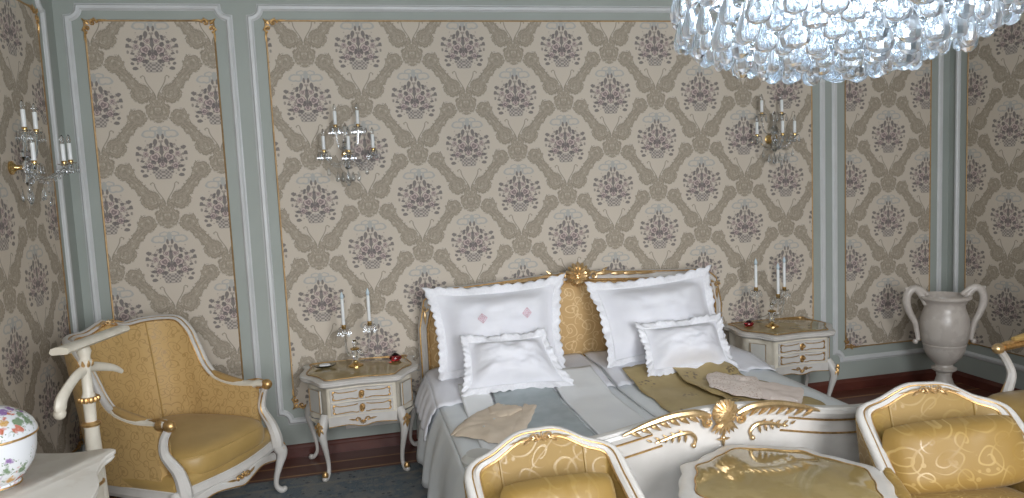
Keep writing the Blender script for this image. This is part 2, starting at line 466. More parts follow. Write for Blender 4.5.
# ---- ornament vocabulary (drawn in an x-z plane facing -y)
def scroll(mb, c, r, turns, a0, w, sgn=1, T=None, mat=0, seg=6, dy=0):
    pts = []; rad = []
    n = int(10*turns)+4
    for i in range(n):
        t = i/(n-1); rr = r*(1-t)**.8*1.0+r*.08; an = a0+sgn*turns*2*PI*t
        pts.append((c[0]+rr*cos(an), c[1]-.25*w*t+dy, c[2]+rr*sin(an))); rad.append(w*(1-.55*t))
    mb.tube(pts, rad, seg, mat, T); mb.ball(pts[-1], w*.9, seg=6, mat=mat, T=T)
def leaf(mb, p0, p1, w, bend=0, T=None, mat=0):
    a = Vector(p0); b = Vector(p1); d = b-a; nrm = Vector((-d.z, 0, d.x))
    pts = [a+d*t+nrm*(bend*sin(PI*t)) for t in (0,.2,.4,.6,.8,1)]
    mb.tube(pts, [w*.45, w*.9, w, w*.8, w*.5, w*.12], 6, mat, T)
def shell(mb, c, R, n=9, T=None, mat=0, spread=PI*1.15, down=False):
    for i in range(n):
        an = PI/2 - spread/2 + spread*i/(n-1)
        L = R*(1-.12*abs(i-(n-1)/2)/n*2)
        d = Vector((cos(an), 0, sin(an)*(-1 if down else 1)))
        pts = [Vector(c)+d*(L*t)+Vector((0, -R*.28*sin(PI*min(1, t*.9)), 0)) for t in (.05,.35,.65,.9,1)]
        mb.tube(pts, [R*.06, R*.11, R*.15, R*.13, R*.05], 6, mat, T)
    mb.ball(c, R*.22, (1,.8,1), 8, mat, T)

# ------------------------------------------------------------------ room
XL, XR, YB, YF, ZC = -1.5, 4.334, 4.592, -.95, 3.25
ZT, ZB = 2.623, .31
fl = MB().box(XL-.1, XR+.1, YF-.1, YB+.1, -.08, 0); struct('floor', fl, 'floor', smooth=False)
ce = MB().box(XL-.1, XR+.1, YF-.1, YB+.1, ZC, ZC+.08); struct('ceiling', ce, 'ceil', smooth=False)

def wallmap(side):
    if side == 'back': return (lambda u, v, d: (u, YB-d, v)), (0,-1,0)
    if side == 'left': return (lambda u, v, d: (XL+d, u, v)), (1,0,0)
    if side == 'right': return (lambda u, v, d: (XR-d, u, v)), (-1,0,0)
def slab(mb, f, u0, u1, v0, v1, d0, d1, mat):
    vs = [f(u, v, d) for u in (u0, u1) for v in (v0, v1) for d in (d0, d1)]
    mb.add(vs, [(0,1,3,2),(4,6,7,5),(0,4,5,1),(2,3,7,6),(0,2,6,4),(1,5,7,3)], mat)
panels = {'back': [(-1.347,-.672,'wp1'), (-.388,3.20,'wp2'), (3.466,4.173,'wp3')],
          'left': [(2.55,4.34,'wpl'), (.2,2.28,'wpl')], 'right': [(2.60,4.425,'wpr'), (.3,2.32,'wpr')]}
trim_i = 0
def notch_path(f, u0, u1, v0, v1, r, d):
    pts = []
    cs = [(u0, v0, 0), (u1, v0, 1), (u1, v1, 2), (u0, v1, 3)]
    for (cu, cv, k) in cs:
        a0 = [PI/2, PI, 1.5*PI, 0][k]
        for i in range(7):
            an = a0 - (PI/2)*i/6
            pts.append((cu+r*cos(an), cv+r*sin(an)))
    return [f(u, v, d) for u, v in pts]
wprof = [(-.020,0),(-.020,.005),(-.015,.008),(-.010,.016),(.006,.018),(.012,.012),(.015,.007),(.020,.005),(.020,0)]
for side in ('back', 'left', 'right'):
    f, N = wallmap(side); mb = MB()
    u0, u1 = (XL-.1, XR+.1) if side == 'back' else (YF-.1, YB+.1)
    slab(mb, f, u0, u1, 0, ZC, 0, -.1, 0); mats = ['wall']
    for (a, b_, mt) in panels[side]:
        mats.append(mt); slab(mb, f, a, b_, ZB, ZT, -.002, .004, len(mats)-1)
    struct('wall_'+side, mb, mats, smooth=False)
    bb = MB()
    ua, ub = (XL, XR) if side == 'back' else (YF, YB)
    pr = [(0,0),(.022,0),(.022,.055),(.016,.062),(.014,.070),(.006,.078),(0,.078)]
    for ends in ((ua, ub),):
        vs = [f(u, z, d) for u in ends for d, z in pr]; n = len(pr)
        bb.add(vs, [(j, (j+1)%n, n+(j+1)%n, n+j) for j in range(n)]+[tuple(range(n)), tuple(range(n, 2*n))])
    struct('baseboard_'+side, bb, 'wooddark')
    for (a, b_, mt) in panels[side]:
        trim_i += 1
        o = .085
        w = MB().sweep(notch_path(f, a-o, b_+o, ZB-o, ZT+o-.01, .06, 0), wprof, N, closed=True)
        t = struct('trim_%d' % trim_i, w, 'trimwhite')
        g = MB(); pts = [f(u, v, .004) for u, v in ((a, ZB), (b_, ZB), (b_, ZT), (a, ZT))]
        g.sweep(pts, [(-.005,0),(-.003,.003),(.002,.005),(.005,.002),(.005,0)], N, closed=True)
        obj('gilt_border', g, 'dullgold', t)
        for (cu, cv, su, sv) in ((a, ZB, 1, 1), (b_, ZB, -1, 1), (b_, ZT, -1, -1), (a, ZT, 1, -1)):
            om = MB()
            def tr(p):   # ornament local -> wall
                return f(cu+su*p[0], cv+sv*p[2], .008-p[1])
            tmp = MB()
            scroll(tmp, (.012,0,.045), .020, 1.1, PI*.5, .007, 1)
            scroll(tmp, (.045,0,.012), .020, 1.1, 0, .007, -1)
            leaf(tmp, (.02,0,.02), (-.012,0,-.012), .009)
            leaf(tmp, (.0,0,.06), (-.004,0,.12), .006); leaf(tmp, (.06,0,.0), (.12,0,-.004), .006)
            leaf(tmp, (.012,0,.03), (-.018,0,.055), .007); leaf(tmp, (.03,0,.012), (.055,0,-.018), .007)
            om.add([tr(p) for p in tmp.v], tmp.f)
            obj('corner_ornament', om, 'gold', t)
# front wall behind the camera with two tall windows
wins = [(-.75,.35), (1.0,2.3)]; wz0, wz1 = .55, 2.75
mb = MB(); xs = [XL-.1, wins[0][0], wins[0][1], wins[1][0], wins[1][1], XR+.1]
for i in range(5):
    if i % 2 == 0: mb.box(xs[i], xs[i+1], YF-.12, YF, 0, ZC)
    else: mb.box(xs[i], xs[i+1], YF-.12, YF, 0, wz0); mb.box(xs[i], xs[i+1], YF-.12, YF, wz1, ZC)
struct('wall_front', mb, 'wall', smooth=False)
for k, (a, b_) in enumerate(wins):
    mb = MB(); w = .05; mid = (a+b_)/2
    mb.box(a, a+w, YF-.09, YF-.03, wz0, wz1); mb.box(b_-w, b_, YF-.09, YF-.03, wz0, wz1); mb.box(mid-.03, mid+.03, YF-.09, YF-.03, wz0+w, wz1-w)
    mb.box(a+w, b_-w, YF-.09, YF-.03, wz0, wz0+w); mb.box(a+w, b_-w, YF-.09, YF-.03, wz1-w, wz1); mb.box(a+w, mid-.03, YF-.085, YF-.035, 2.1, 2.14); mb.box(mid+.03, b_-w, YF-.085, YF-.035, 2.1, 2.14)
    struct('window_%d' % (k+1), mb, 'trimwhite', smooth=False)

# socket plate low on the back wall behind the left bedside table
sp = thing('socket_plate', 'pale four-gang socket plate low on the wall behind the left bedside table', 'socket', (.075, YB-.001, .185))
obj('plate', MB().box(-.17, .17, -.012, 0, -.045, .045), 'plastic', sp, bevel=.004)
for i in range(4):
    q = MB(); q.lathe([(.028,0),(.028,.004),(.022,.006),(.019,.003),(0,.003)], 16, T=Matrix.Translation((-.12+.08*i, -.012, 0)) @ Matrix.Rotation(PI/2, 4, 'X'))
    obj('socket', q, 'plastic', sp)

rug = MB()
rug.grid(60, 50, lambda u, v: (-1.05+u*4.9, .2+v*4.03, .0055+.0005*noise.noise(Vector((u*20, v*20, 0)))))
rug.box(-1.05, 3.85, .2, 4.23, 0.0005, .005)
tag(obj('rug', rug, 'rug'), 'large blue-grey patterned woven rug covering the dark wooden floor', 'rug')

# ------------------------------------------------------------------ cabriole leg
def cab_leg(mb, top, out, h, r=.028, foot=.03, mat=0):
    """top point (x,y,z); out=(ox,oy) unit direction of the curve"""
    x, y, z = top; ox, oy = out
    k = [(0,1.0,.95),(.22,.86,1.15),(.30,.74,1.0),(.16,.52,.68),(.02,.30,.50),(.0,.14,.46),(.16,.05,.60),(.30,.02,.52)]
    pts = [(x+ox*o_*.13, y+oy*o_*.13, max(.012, z-h+h*q)) for o_, q, rr in k]
    rad = [r*rr for _, _, rr in k]
    pr = catmull([(*p, q) for p, q in zip(pts, rad)], 22)
    mb.tube([p[:3] for p in pr], [p[3] for p in pr], 10, mat)
    e = pts[-1]; mb.ball((e[0], e[1], max(.017, z-h+.017)), .017, (1,1,1), 10, mat)
def knee_orn(mb, top, out, h):
    x, y, z = top; an = math.atan2(out[1], out[0])+PI/2
    T = Matrix.Translation((x+out[0]*.048, y+out[1]*.048, z-h*.15)) @ Matrix.Rotation(an, 4, 'Z')
    scroll(mb, (-.014,-.002,0), .013, 1, 0, .005, 1, T); scroll(mb, (.014,-.002,0), .013, 1, PI, .005, -1, T)
    leaf(mb, (0,-.004,.0), (0,.006,-.07), .011, 0, T); leaf(mb, (0,-.002,.03), (0,-.008,-.01), .010, 0, T)
    leaf(mb, (-.01,0,-.01), (-.022,.006,-.04), .006, 0, T); leaf(mb, (.01,0,-.01), (.022,.006,-.04), .006, 0, T)

# ------------------------------------------------------------------ bergere chairs
def bergere(name, label, ctl, seat_h, loc, rotz, fab, fab_side, lean=.16, frame_w=.026, front_y=-.33, rail_z=(.24,.32), pillow=False, padded=True, group=None, crest=None, leg_h=.25, cush_t=.13):
    th = thing(name, label, 'armchair', loc, rotz, group)
    half = catmull(ctl, 34)
    def lean_pt(x, y, z, wgt):    # lean backward with height
        k = max(0, z-.35)
        return (x*(1+.10*k*wgt), y+lean*k*wgt, z)
    full = [(-x, y, z, w) for x, y, z, w in half[::-1]] + half[1:]
    n = len(full)
    base = [Vector((p[0], p[1], 0)) for p in full]
    inn = []
    for i in range(n):
        t = (base[min(i+1, n-1)]-base[max(i-1, 0)]).normalized(); inn.append(Vector((-t.y, t.x, 0)) if True else None)
    # inward = towards centre
    for i in range(n):
        if inn[i].dot(Vector((0, -.02, 0))-base[i]) < 0: inn[i] = -inn[i]
    zb = rail_z[1]-.02; TH = .055
    def P(i, t, side):
        x, y, z, w = full[i]; zz = zb+(z-zb)*t
        puff = sin(PI*min(1, max(0, t)))*.018
        off = (TH+puff) if side else 0
        q = Vector(lean_pt(x, y, zz, w))+inn[i]*off
        return q
    def panel(i0, i1, mbx, mt=0):
        rows = 9; idx = list(range(i0, i1+1))
        loop = [(t/(rows-1), 1) for t in range(rows)]+[(1-t/(rows-1), 0) for t in range(rows)]
        k = len(loop); vs = [P(i, t, s) for i in idx for t, s in loop]
        fs = [(a*k+j, a*k+(j+1)%k, (a+1)*k+(j+1)%k, (a+1)*k+j) for a in range(len(idx)-1) for j in range(k)]
        fs += [tuple(range(k)), tuple((len(idx)-1)*k+j for j in range(k))]
        mbx.add(vs, fs, mt)
    # split at the wing seam
    seam = min(range(len(half)), key=lambda i: abs(half[i][0]-ctl[2][0])+abs(half[i][1]-ctl[2][1]))
    c0 = len(half)-1
    mbk = MB(); panel(c0-seam, c0+seam, mbk); obj('backrest', mbk, fab_side, th, uv=True, angle=60)
    for a, b_ in ((0, c0-seam), (c0+seam, n-1)):
        q = MB(); panel(a, b_, q); obj('side_panel', q, fab_side, th, uv=True, angle=60)
    # seam piping
    for i in (c0-seam, c0+seam): obj('piping', MB().tube([P(i, t/8, 1)+inn[i]*.002 for t in range(9)], .004, 6), fab, th)
    # white frame along the top edge of the back down to the arms
    arm0 = next(i for i in range(len(half)) if half[i][3] < .12)
    top = [Vector(P(i, 1, 0))+inn[i]*(TH*.5)+Vector((0,0,.004)) for i in range(n)]
    fa, fb = c0-arm0, c0+arm0
    fr = MB(); pr = [(-1.15,-.6),(-1.2,.2),(-.75,.62),(-.25,.45),(.05,.85),(.6,1.0),(1.05,.7),(1.2,.1),(1.05,-.6)]
    def nm(path):
        return [ (path[min(i+1, len(path)-1)]-path[max(i-1, 0)]).normalized() for i in range(len(path))]
    seg = top[fa:fb+1]
    # cross-section oriented: side = inward horizontal, up = perpendicular
    vs = []; k = len(pr); tn = nm(seg)
    for j, p in enumerate(seg):
        side = inn[fa+j]; side = (side - tn[j]*side.dot(tn[j])).normalized(); upv = side.cross(tn[j])
        if upv.z < 0 and abs(upv.z) > .02: upv = -upv
        if abs(upv.z) <= .02 and upv.dot(p-Vector((0,0,p.z))) < 0: upv = -upv
        for a, b_ in pr: vs.append(p+side*(-a*frame_w)+upv*(b_*frame_w))
    fs = [(i*k+j, i*k+(j+1)%k, (i+1)*k+(j+1)%k, (i+1)*k+j) for i in range(len(seg)-1) for j in range(k)]+[tuple(range(k)), tuple((len(seg)-1)*k+j for j in range(k))]
    fr.add(vs, fs); bf = obj('back_frame', fr, 'white', th, angle=50)
    gl = MB(); gi = []
    for j, p in enumerate(seg):
        side = inn[fa+j]; side = (side-tn[j]*side.dot(tn[j])).normalized(); upv = side.cross(tn[j])
        if upv.z < 0 and abs(upv.z) > .02: upv = -upv
        gi.append((p+side*(frame_w*1.22)+upv*(-.1*frame_w), p+side*(frame_w*.15)+upv*(frame_w*.55)))
    gl.tube([g[0] for g in gi], .0045, 6); gl.tube([g[1] for g in gi], .0035, 6)
    obj('gilt_line', gl, 'gold', bf)
    # crest carving
    cr = MB(); ct = top[c0]+Vector((0,-.036,.008)); T = Matrix.Translation(ct)
    sc = frame_w/.026
    shell(cr, (0,0,-.01), .030*sc, 7, T); scroll(cr, (-.035*sc,0,-.004), .016*sc, 1, 0, .006*sc, 1, T); scroll(cr, (.035*sc,0,-.004), .016*sc, 1, PI, .006*sc, -1, T)
    for sg in (-1, 1):
        leaf(cr, (sg*.05*sc,0,-.002), (sg*.10*sc,.004,-.010), .007*sc, 0, T); leaf(cr, (sg*.045*sc,0,-.010), (sg*.075*sc,.0,-.026), .006*sc, 0, T)
        leaf(cr, (sg*.09*sc,.004,-.012), (sg*.135*sc,.008,-.020), .005*sc, 0, T)
    obj('crest_carving', cr, 'palegold', bf)
    # arms: padded rest, gilt scroll end, S-shaped support
    for sg in (-1, 1):
        idx = list(range(0, fa+1)) if sg < 0 else list(range(n-1, fb-1, -1))
        ar = MB(); pts = [top[i] for i in idx]
        for p in pts: pass
        front = pts[0]
        path = [front+Vector((sg*.012,-.05,.0)), front+Vector((sg*.006,-.02,.006))]+pts
        ar.tube(path, [.024]+[.026]*(len(path)-2)+[.022], 10, 0, None, False, .75, (0,0,1))
        aa = obj('armrest', ar, 'white' if not padded else 'ivory', th)
        pd = MB(); m0 = max(2, int(len(pts)*.25)); 
        pp = [p+Vector((0,0,.014)) for p in pts[m0:]]
        pd.tube(pp, [.012]+[.024]*3+[.014], 10, 0, None, False, .8, (0,0,1)); obj('arm_pad', pd, 'pad' if padded else fab, aa, uv=True)
        ae = MB(); e = front+Vector((sg*.014,-.062,-.002))
        ae.ball(e, .030, (.9,1.1,.95), 12); ae.lathe([(.0,-.02),(.024,-.018),(.027,0),(.02,.018),(0,.02)], 12, T=Matrix.Translation(e+Vector((0,.045,0))) @ Matrix.Rotation(PI/2, 4, 'X'))
        leaf(ae, e+Vector((0,.02,.022)), e+Vector((-sg*.006,.13,.016)), .011)
        obj('arm_scroll', ae, 'gold', aa)
        su = MB(); r = Vector((sg*(abs(front.x)+.005), front_y-.03, rail_z[1]))
        sp = catmull([e+Vector((0,.01,-.02)), e+Vector((sg*.006,.035,-.07)), e+Vector((0,.040,-.14)) if e.z-r.z > .2 else (e+r)/2+Vector((0,.03,0)), r+Vector((0,.02,.07)), r+Vector((0,-.005,0)), r+Vector((0,-.01,-.05))], 20)
        su.tube(sp, [.018,.020,.022,.028,.032,.030], 8)
        s_ = obj('arm_support', su, 'white', th)
        sg2 = MB(); sg2.tube([Vector(q)+Vector((-sg*.021,-.010,0)) for q in sp[2:-2]], .004, 6); obj('gilt_line', sg2, 'gold', s_)
    # seat rail serpentine
    fw = abs(full[0][0]); dp = max(p[1] for p in full)
    def outline(off):
        o = []
        fx = fw+off
        fr_ = catmull([(-fx, front_y-off), (-fx*.6, front_y-.035-off), (0, front_y-.06-off), (fx*.6, front_y-.035-off), (fx, front_y-off)], 17)
        o += [(a, b_) for a, b_ in fr_]
        o += [(fx, -.1), (fx*.97, .12), (fx*.80, dp+off*.6), (0, dp+.02+off*.6), (-fx*.80, dp+off*.6), (-fx*.97, .12), (-fx, -.1)]
        return o
    rb = MB(); rb.stack([(outline(-.012), rail_z[0]+.01), (outline(.010), rail_z[0]+.012), (outline(.014), rail_z[0]+.03), (outline(.004), rail_z[0]+.05), (outline(.004), rail_z[1]-.02), (outline(-.004), rail_z[1]-.012)])
    rr = obj('seat_rail', rb, 'white', th)
    up = MB(); up.stack([(outline(-.012), rail_z[1]-.03), (outline(.0), rail_z[1]-.02), (outline(.004), rail_z[1]+.02), (outline(-.01), rail_z[1]+.045)])
    obj('seat_deck', up, fab, th, uv='front', angle=60)
    # apron curve + gilt lower edge
    ap = MB()
    pts = catmull([(-fw*.92, front_y-.012, rail_z[0]-.03), (-fw*.5, front_y-.045, rail_z[0]+.004), (-fw*.2, front_y-.066, rail_z[0]-.008), (0, front_y-.072, rail_z[0]-.022), (fw*.2, front_y-.066, rail_z[0]-.008), (fw*.5, front_y-.045, rail_z[0]+.004), (fw*.92, front_y-.012, rail_z[0]-.03)], 31)
    ap.tube(pts, .016, 8, 0, None, False, 1.6, (0,0,1)); obj('apron', ap, 'white', rr)
    ag = MB(); T = Matrix.Translation((0, front_y-.085, rail_z[0]+.005))
    shell(ag, (0,0,0), .026, 7, T); scroll(ag, (-.034,0,.0), .016, 1, 0, .006, 1, T); scroll(ag, (.034,0,.0), .016, 1, PI, .006, -1, T)
    leaf(ag, (-.05,0,0), (-.10,.012,.010), .006, 0, T); leaf(ag, (.05,0,0), (.10,.012,.010), .006, 0, T)
    ag.tube([(p[0], p[1]-.014, p[2]-.016) for p in pts], .0035, 6)
    obj('apron_carving', ag, 'gold', rr)
    # cushion
    cu = MB(); CT = cush_t
    cw = fw-.052; cy0 = front_y-.045; cy1 = dp-.075
    def cush(u, v):
        an = 2*PI*u; cx_, sy_ = cos(an), sin(an)
        ex = .42
        X = math.copysign(abs(cx_)**ex, cx_)*cw; Yv = math.copysign(abs(sy_)**ex, sy_)
        Yc = (cy0+cy1)/2; Yh = (cy1-cy0)/2
        w = v*PI; rad = sin(w)**.32 if 0 < v < 1 else 0
        zz = -cos(w); zz = math.copysign(abs(zz)**.62, zz)
        dome = .022*(1-rad)*(1 if zz > 0 else 0)
        f_ = 1-.14*max(0, Yv)
        bow = -.025*(1-abs(cx_)**2)*(1 if Yv < 0 else 0)*rad
        return (X*rad*f_, Yc+Yv*Yh*rad+bow, seat_h-CT/2+zz*CT/2+dome)
    cu.grid(56, 19, cush, cu=True)
    cc = obj('seat_cushion', cu, fab, th, uv=True, angle=80)
    pi_ = MB(); 
    for vv in (.36, .64): obj('piping', MB().tube([cush(i/56, vv) for i in range(56)], .0045, 6, closed=True), fab, cc)
    # legs
    if loc[0] > 1: th.scale = (1.05, 1, 1)
    for sx in (-1, 1):
        for fy in (0, 1):
            lg = MB(); tp = (sx*(fw-.005 if not fy else fw*.74), front_y if not fy else dp-.03, rail_z[0]+.05)
            out = (sx*.6, -.8) if not fy else (sx*.5, .87)
            cab_leg(lg, tp, out, rail_z[0]+.05, .030); L = obj('leg', lg, 'white', th)
            if not fy:
                kg = MB(); knee_orn(kg, tp, out, rail_z[0]+.05); obj('leg_carving', kg, 'gold', L)
    if pillow:
        pm = MB(); pw, ph, pt = pillow
        def pil(u, v, s):
            a = u*2-1; b_ = v*2-1
            k = ((1-a**4)*(1-b_**4))
            z = pt*max(0, k)**.55*.5*s
            pin = 1-.12*(abs(a)**3)*abs(b_)**2
            pin2 = 1-.10*(abs(b_)**3)*abs(a)**2
            wr = .006*noise.noise(Vector((a*2.5+loc[0], b_*2.5, s)))
            cr_ = -.018*math.exp(-((a+.05+.12*b_)/.05)**2)*max(0, b_)*(s > 0)
            return (a*pw/2*pin2, (z+wr+cr_), b_*ph/2*pin)
        by = dp-TH-.02+lean*.25
        T = Matrix.Translation((0, by-.085-pt*.25, seat_h+ph*.5-.01)) @ Matrix.Rotation(math.radians(-16), 4, 'X') @ Matrix.Rotation(math.radians(-5 if loc[0] > 1 else 2), 4, 'Y') @ Matrix.Rotation(PI, 4, 'Z')
        for s in (1, -1): pm.grid(22, 16, lambda u, v: pil(u, v, s), T=T)
        obj('back_pillow', pm, 'gold_satin' if loc[0] > 1 else 'gold_faint', th, uv='front', angle=80)
    return th

ctlA = [(0,.34,.985,1),(.11,.337,.95,1),(.215,.305,.955,1),(.295,.235,.955,.95),(.333,.165,.945,.85),(.347,.115,.885,.7),(.350,.088,.80,.45),(.351,.055,.70,.2),(.352,.0,.640,.08),(.352,-.12,.605,0),(.352,-.26,.605,0)]
bergere('wing_armchair', 'high-backed gold damask wing armchair in the left corner beside the valet stand', ctlA, .46, (-.93,3.93,.005), math.radians(58), 'gold_plain', 'gold_damask', lean=.14, frame_w=.021, cush_t=.155)
ctlM = [(0,.28,.755,1),(.07,.28,.750,1),(.16,.275,.705,1),(.235,.255,.685,1),(.272,.215,.665,.95),(.282,.15,.61,.6),(.290,.07,.55,.15),(.298,-.02,.515,0),(.304,-.10,.505,0),(.307,-.18,.505,0)]
bergere('low_armchair', 'low gold satin armchair with its back against the bed footboard, left of the small table', ctlM, .45, (.615,2.06,.005), math.radians(4), 'gold_faint', 'gold_faint', lean=.20, frame_w=.0215, front_y=-.22, pillow=(.40,.24,.15), rail_z=(.20,.27), padded=False, group='low gold armchairs')
bergere('low_armchair', 'low gold satin armchair with a swirl-patterned back pillow, right of the small table', ctlM, .45, (2.06,2.05,.005), math.radians(-15), 'gold_faint', 'gold_faint', lean=.20, frame_w=.0215, front_y=-.22, pillow=(.48,.26,.17), rail_z=(.20,.27), padded=False, group='low gold armchairs')

# open armchair at the right edge
def open_armchair():
    th = thing('open_armchair', 'open-armed ivory and gold armchair by the right wall, mostly cut off by the photo edge', 'armchair', (3.42,2.80,.005), math.radians(-84))
    def ol(o): return [(a, b_) for a, b_ in catmull([(-.29-o,-.28-o),(-.1,-.33-o),(.1,-.33-o),(.29+o,-.28-o),(.27+o,0),(.24+o,.26+o),(0,.28+o),(-.24-o,.26+o),(-.27-o,0)], 36, True)]
    obj('seat_rail', MB().stack([(ol(0), .27), (ol(.012), .28), (ol(.012), .33), (ol(.0), .345)]), 'white', th)
    obj('seat', MB().stack([(ol(-.01), .34), (ol(.0), .36), (ol(-.005), .41), (ol(-.03), .435), (ol(-.10), .445)]), 'gold_plain', th, uv=True, angle=60)
    bk = MB()
    for (z0_, z1_) in ((.50,.96),):
        bk.grid(14, 12, lambda u, v: ((u-.5)*.46*(1-.15*(1-v)), .27+.10*v-.02*sin(PI*u), .50+.46*v+.05*sin(PI*u)*v))
        bk.grid(14, 12, lambda u, v: ((u-.5)*.46*(1-.15*(1-v)), .31+.10*v, .50+.46*v+.05*sin(PI*u)*v))
    obj('backrest', bk, 'gold_damask', th, uv=True)
    fr = MB(); pts = catmull([(-.20,.27,.30),(-.21,.29,.50),(-.25,.36,.80),(-.235,.39,.97),(-.10,.39,1.0),(0,.39,1.04),(.10,.39,1.0),(.235,.39,.97),(.25,.36,.80),(.21,.29,.50),(.20,.27,.30)], 50)
    fr.tube(pts, .024, 8); fr.tube([(-.2,.29,.50),(0,.30,.48),(.2,.29,.50)], .02, 8); obj('back_frame', fr, 'white', th)
    for sg in (-1, 1):
        a = MB(); a.tube(catmull([(sg*.235,.33,.66),(sg*.29,.18,.67),(sg*.315,.0,.655),(sg*.315,-.12,.65)], 16), [.018,.022,.024], 8, flat=.8, up=(0,0,1)); A = obj('armrest', a, 'gold', th)
        e = MB(); e.ball((sg*.315,-.145,.648), .032, (.9,1.1,.9), 12); leaf(e, (sg*.315,-.12,.672), (sg*.31,.0,.672), .012); obj('arm_scroll', e, 'palegold', A)
        s_ = MB(); s_.tube(catmull([(sg*.315,-.13,.635),(sg*.315,-.08,.57),(sg*.305,-.06,.50),(sg*.29,-.11,.42),(sg*.285,-.15,.33)], 18), [.019,.020,.024,.026], 8); S_ = obj('arm_support', s_, 'white', th)
        l_ = MB(); leaf(l_, (sg*.30,-.145,.36), (sg*.305,-.10,.47), .014); obj('support_carving', l_, 'gold', S_)
        p = MB(); p.tube([(sg*.285,.18,.695),(sg*.315,.05,.69),(sg*.318,-.04,.685)], [.012,.022,.012], 8); obj('arm_pad', p, 'gold_plain', A, uv=True)
        for fy in (0, 1):
            lg = MB(); cab_leg(lg, (sg*(.26 if not fy else .21), -.26 if not fy else .24, .32), (sg*.6, -.8) if not fy else (sg*.5,.87), .32, .028); obj('leg', lg, 'white', th)
open_armchair()

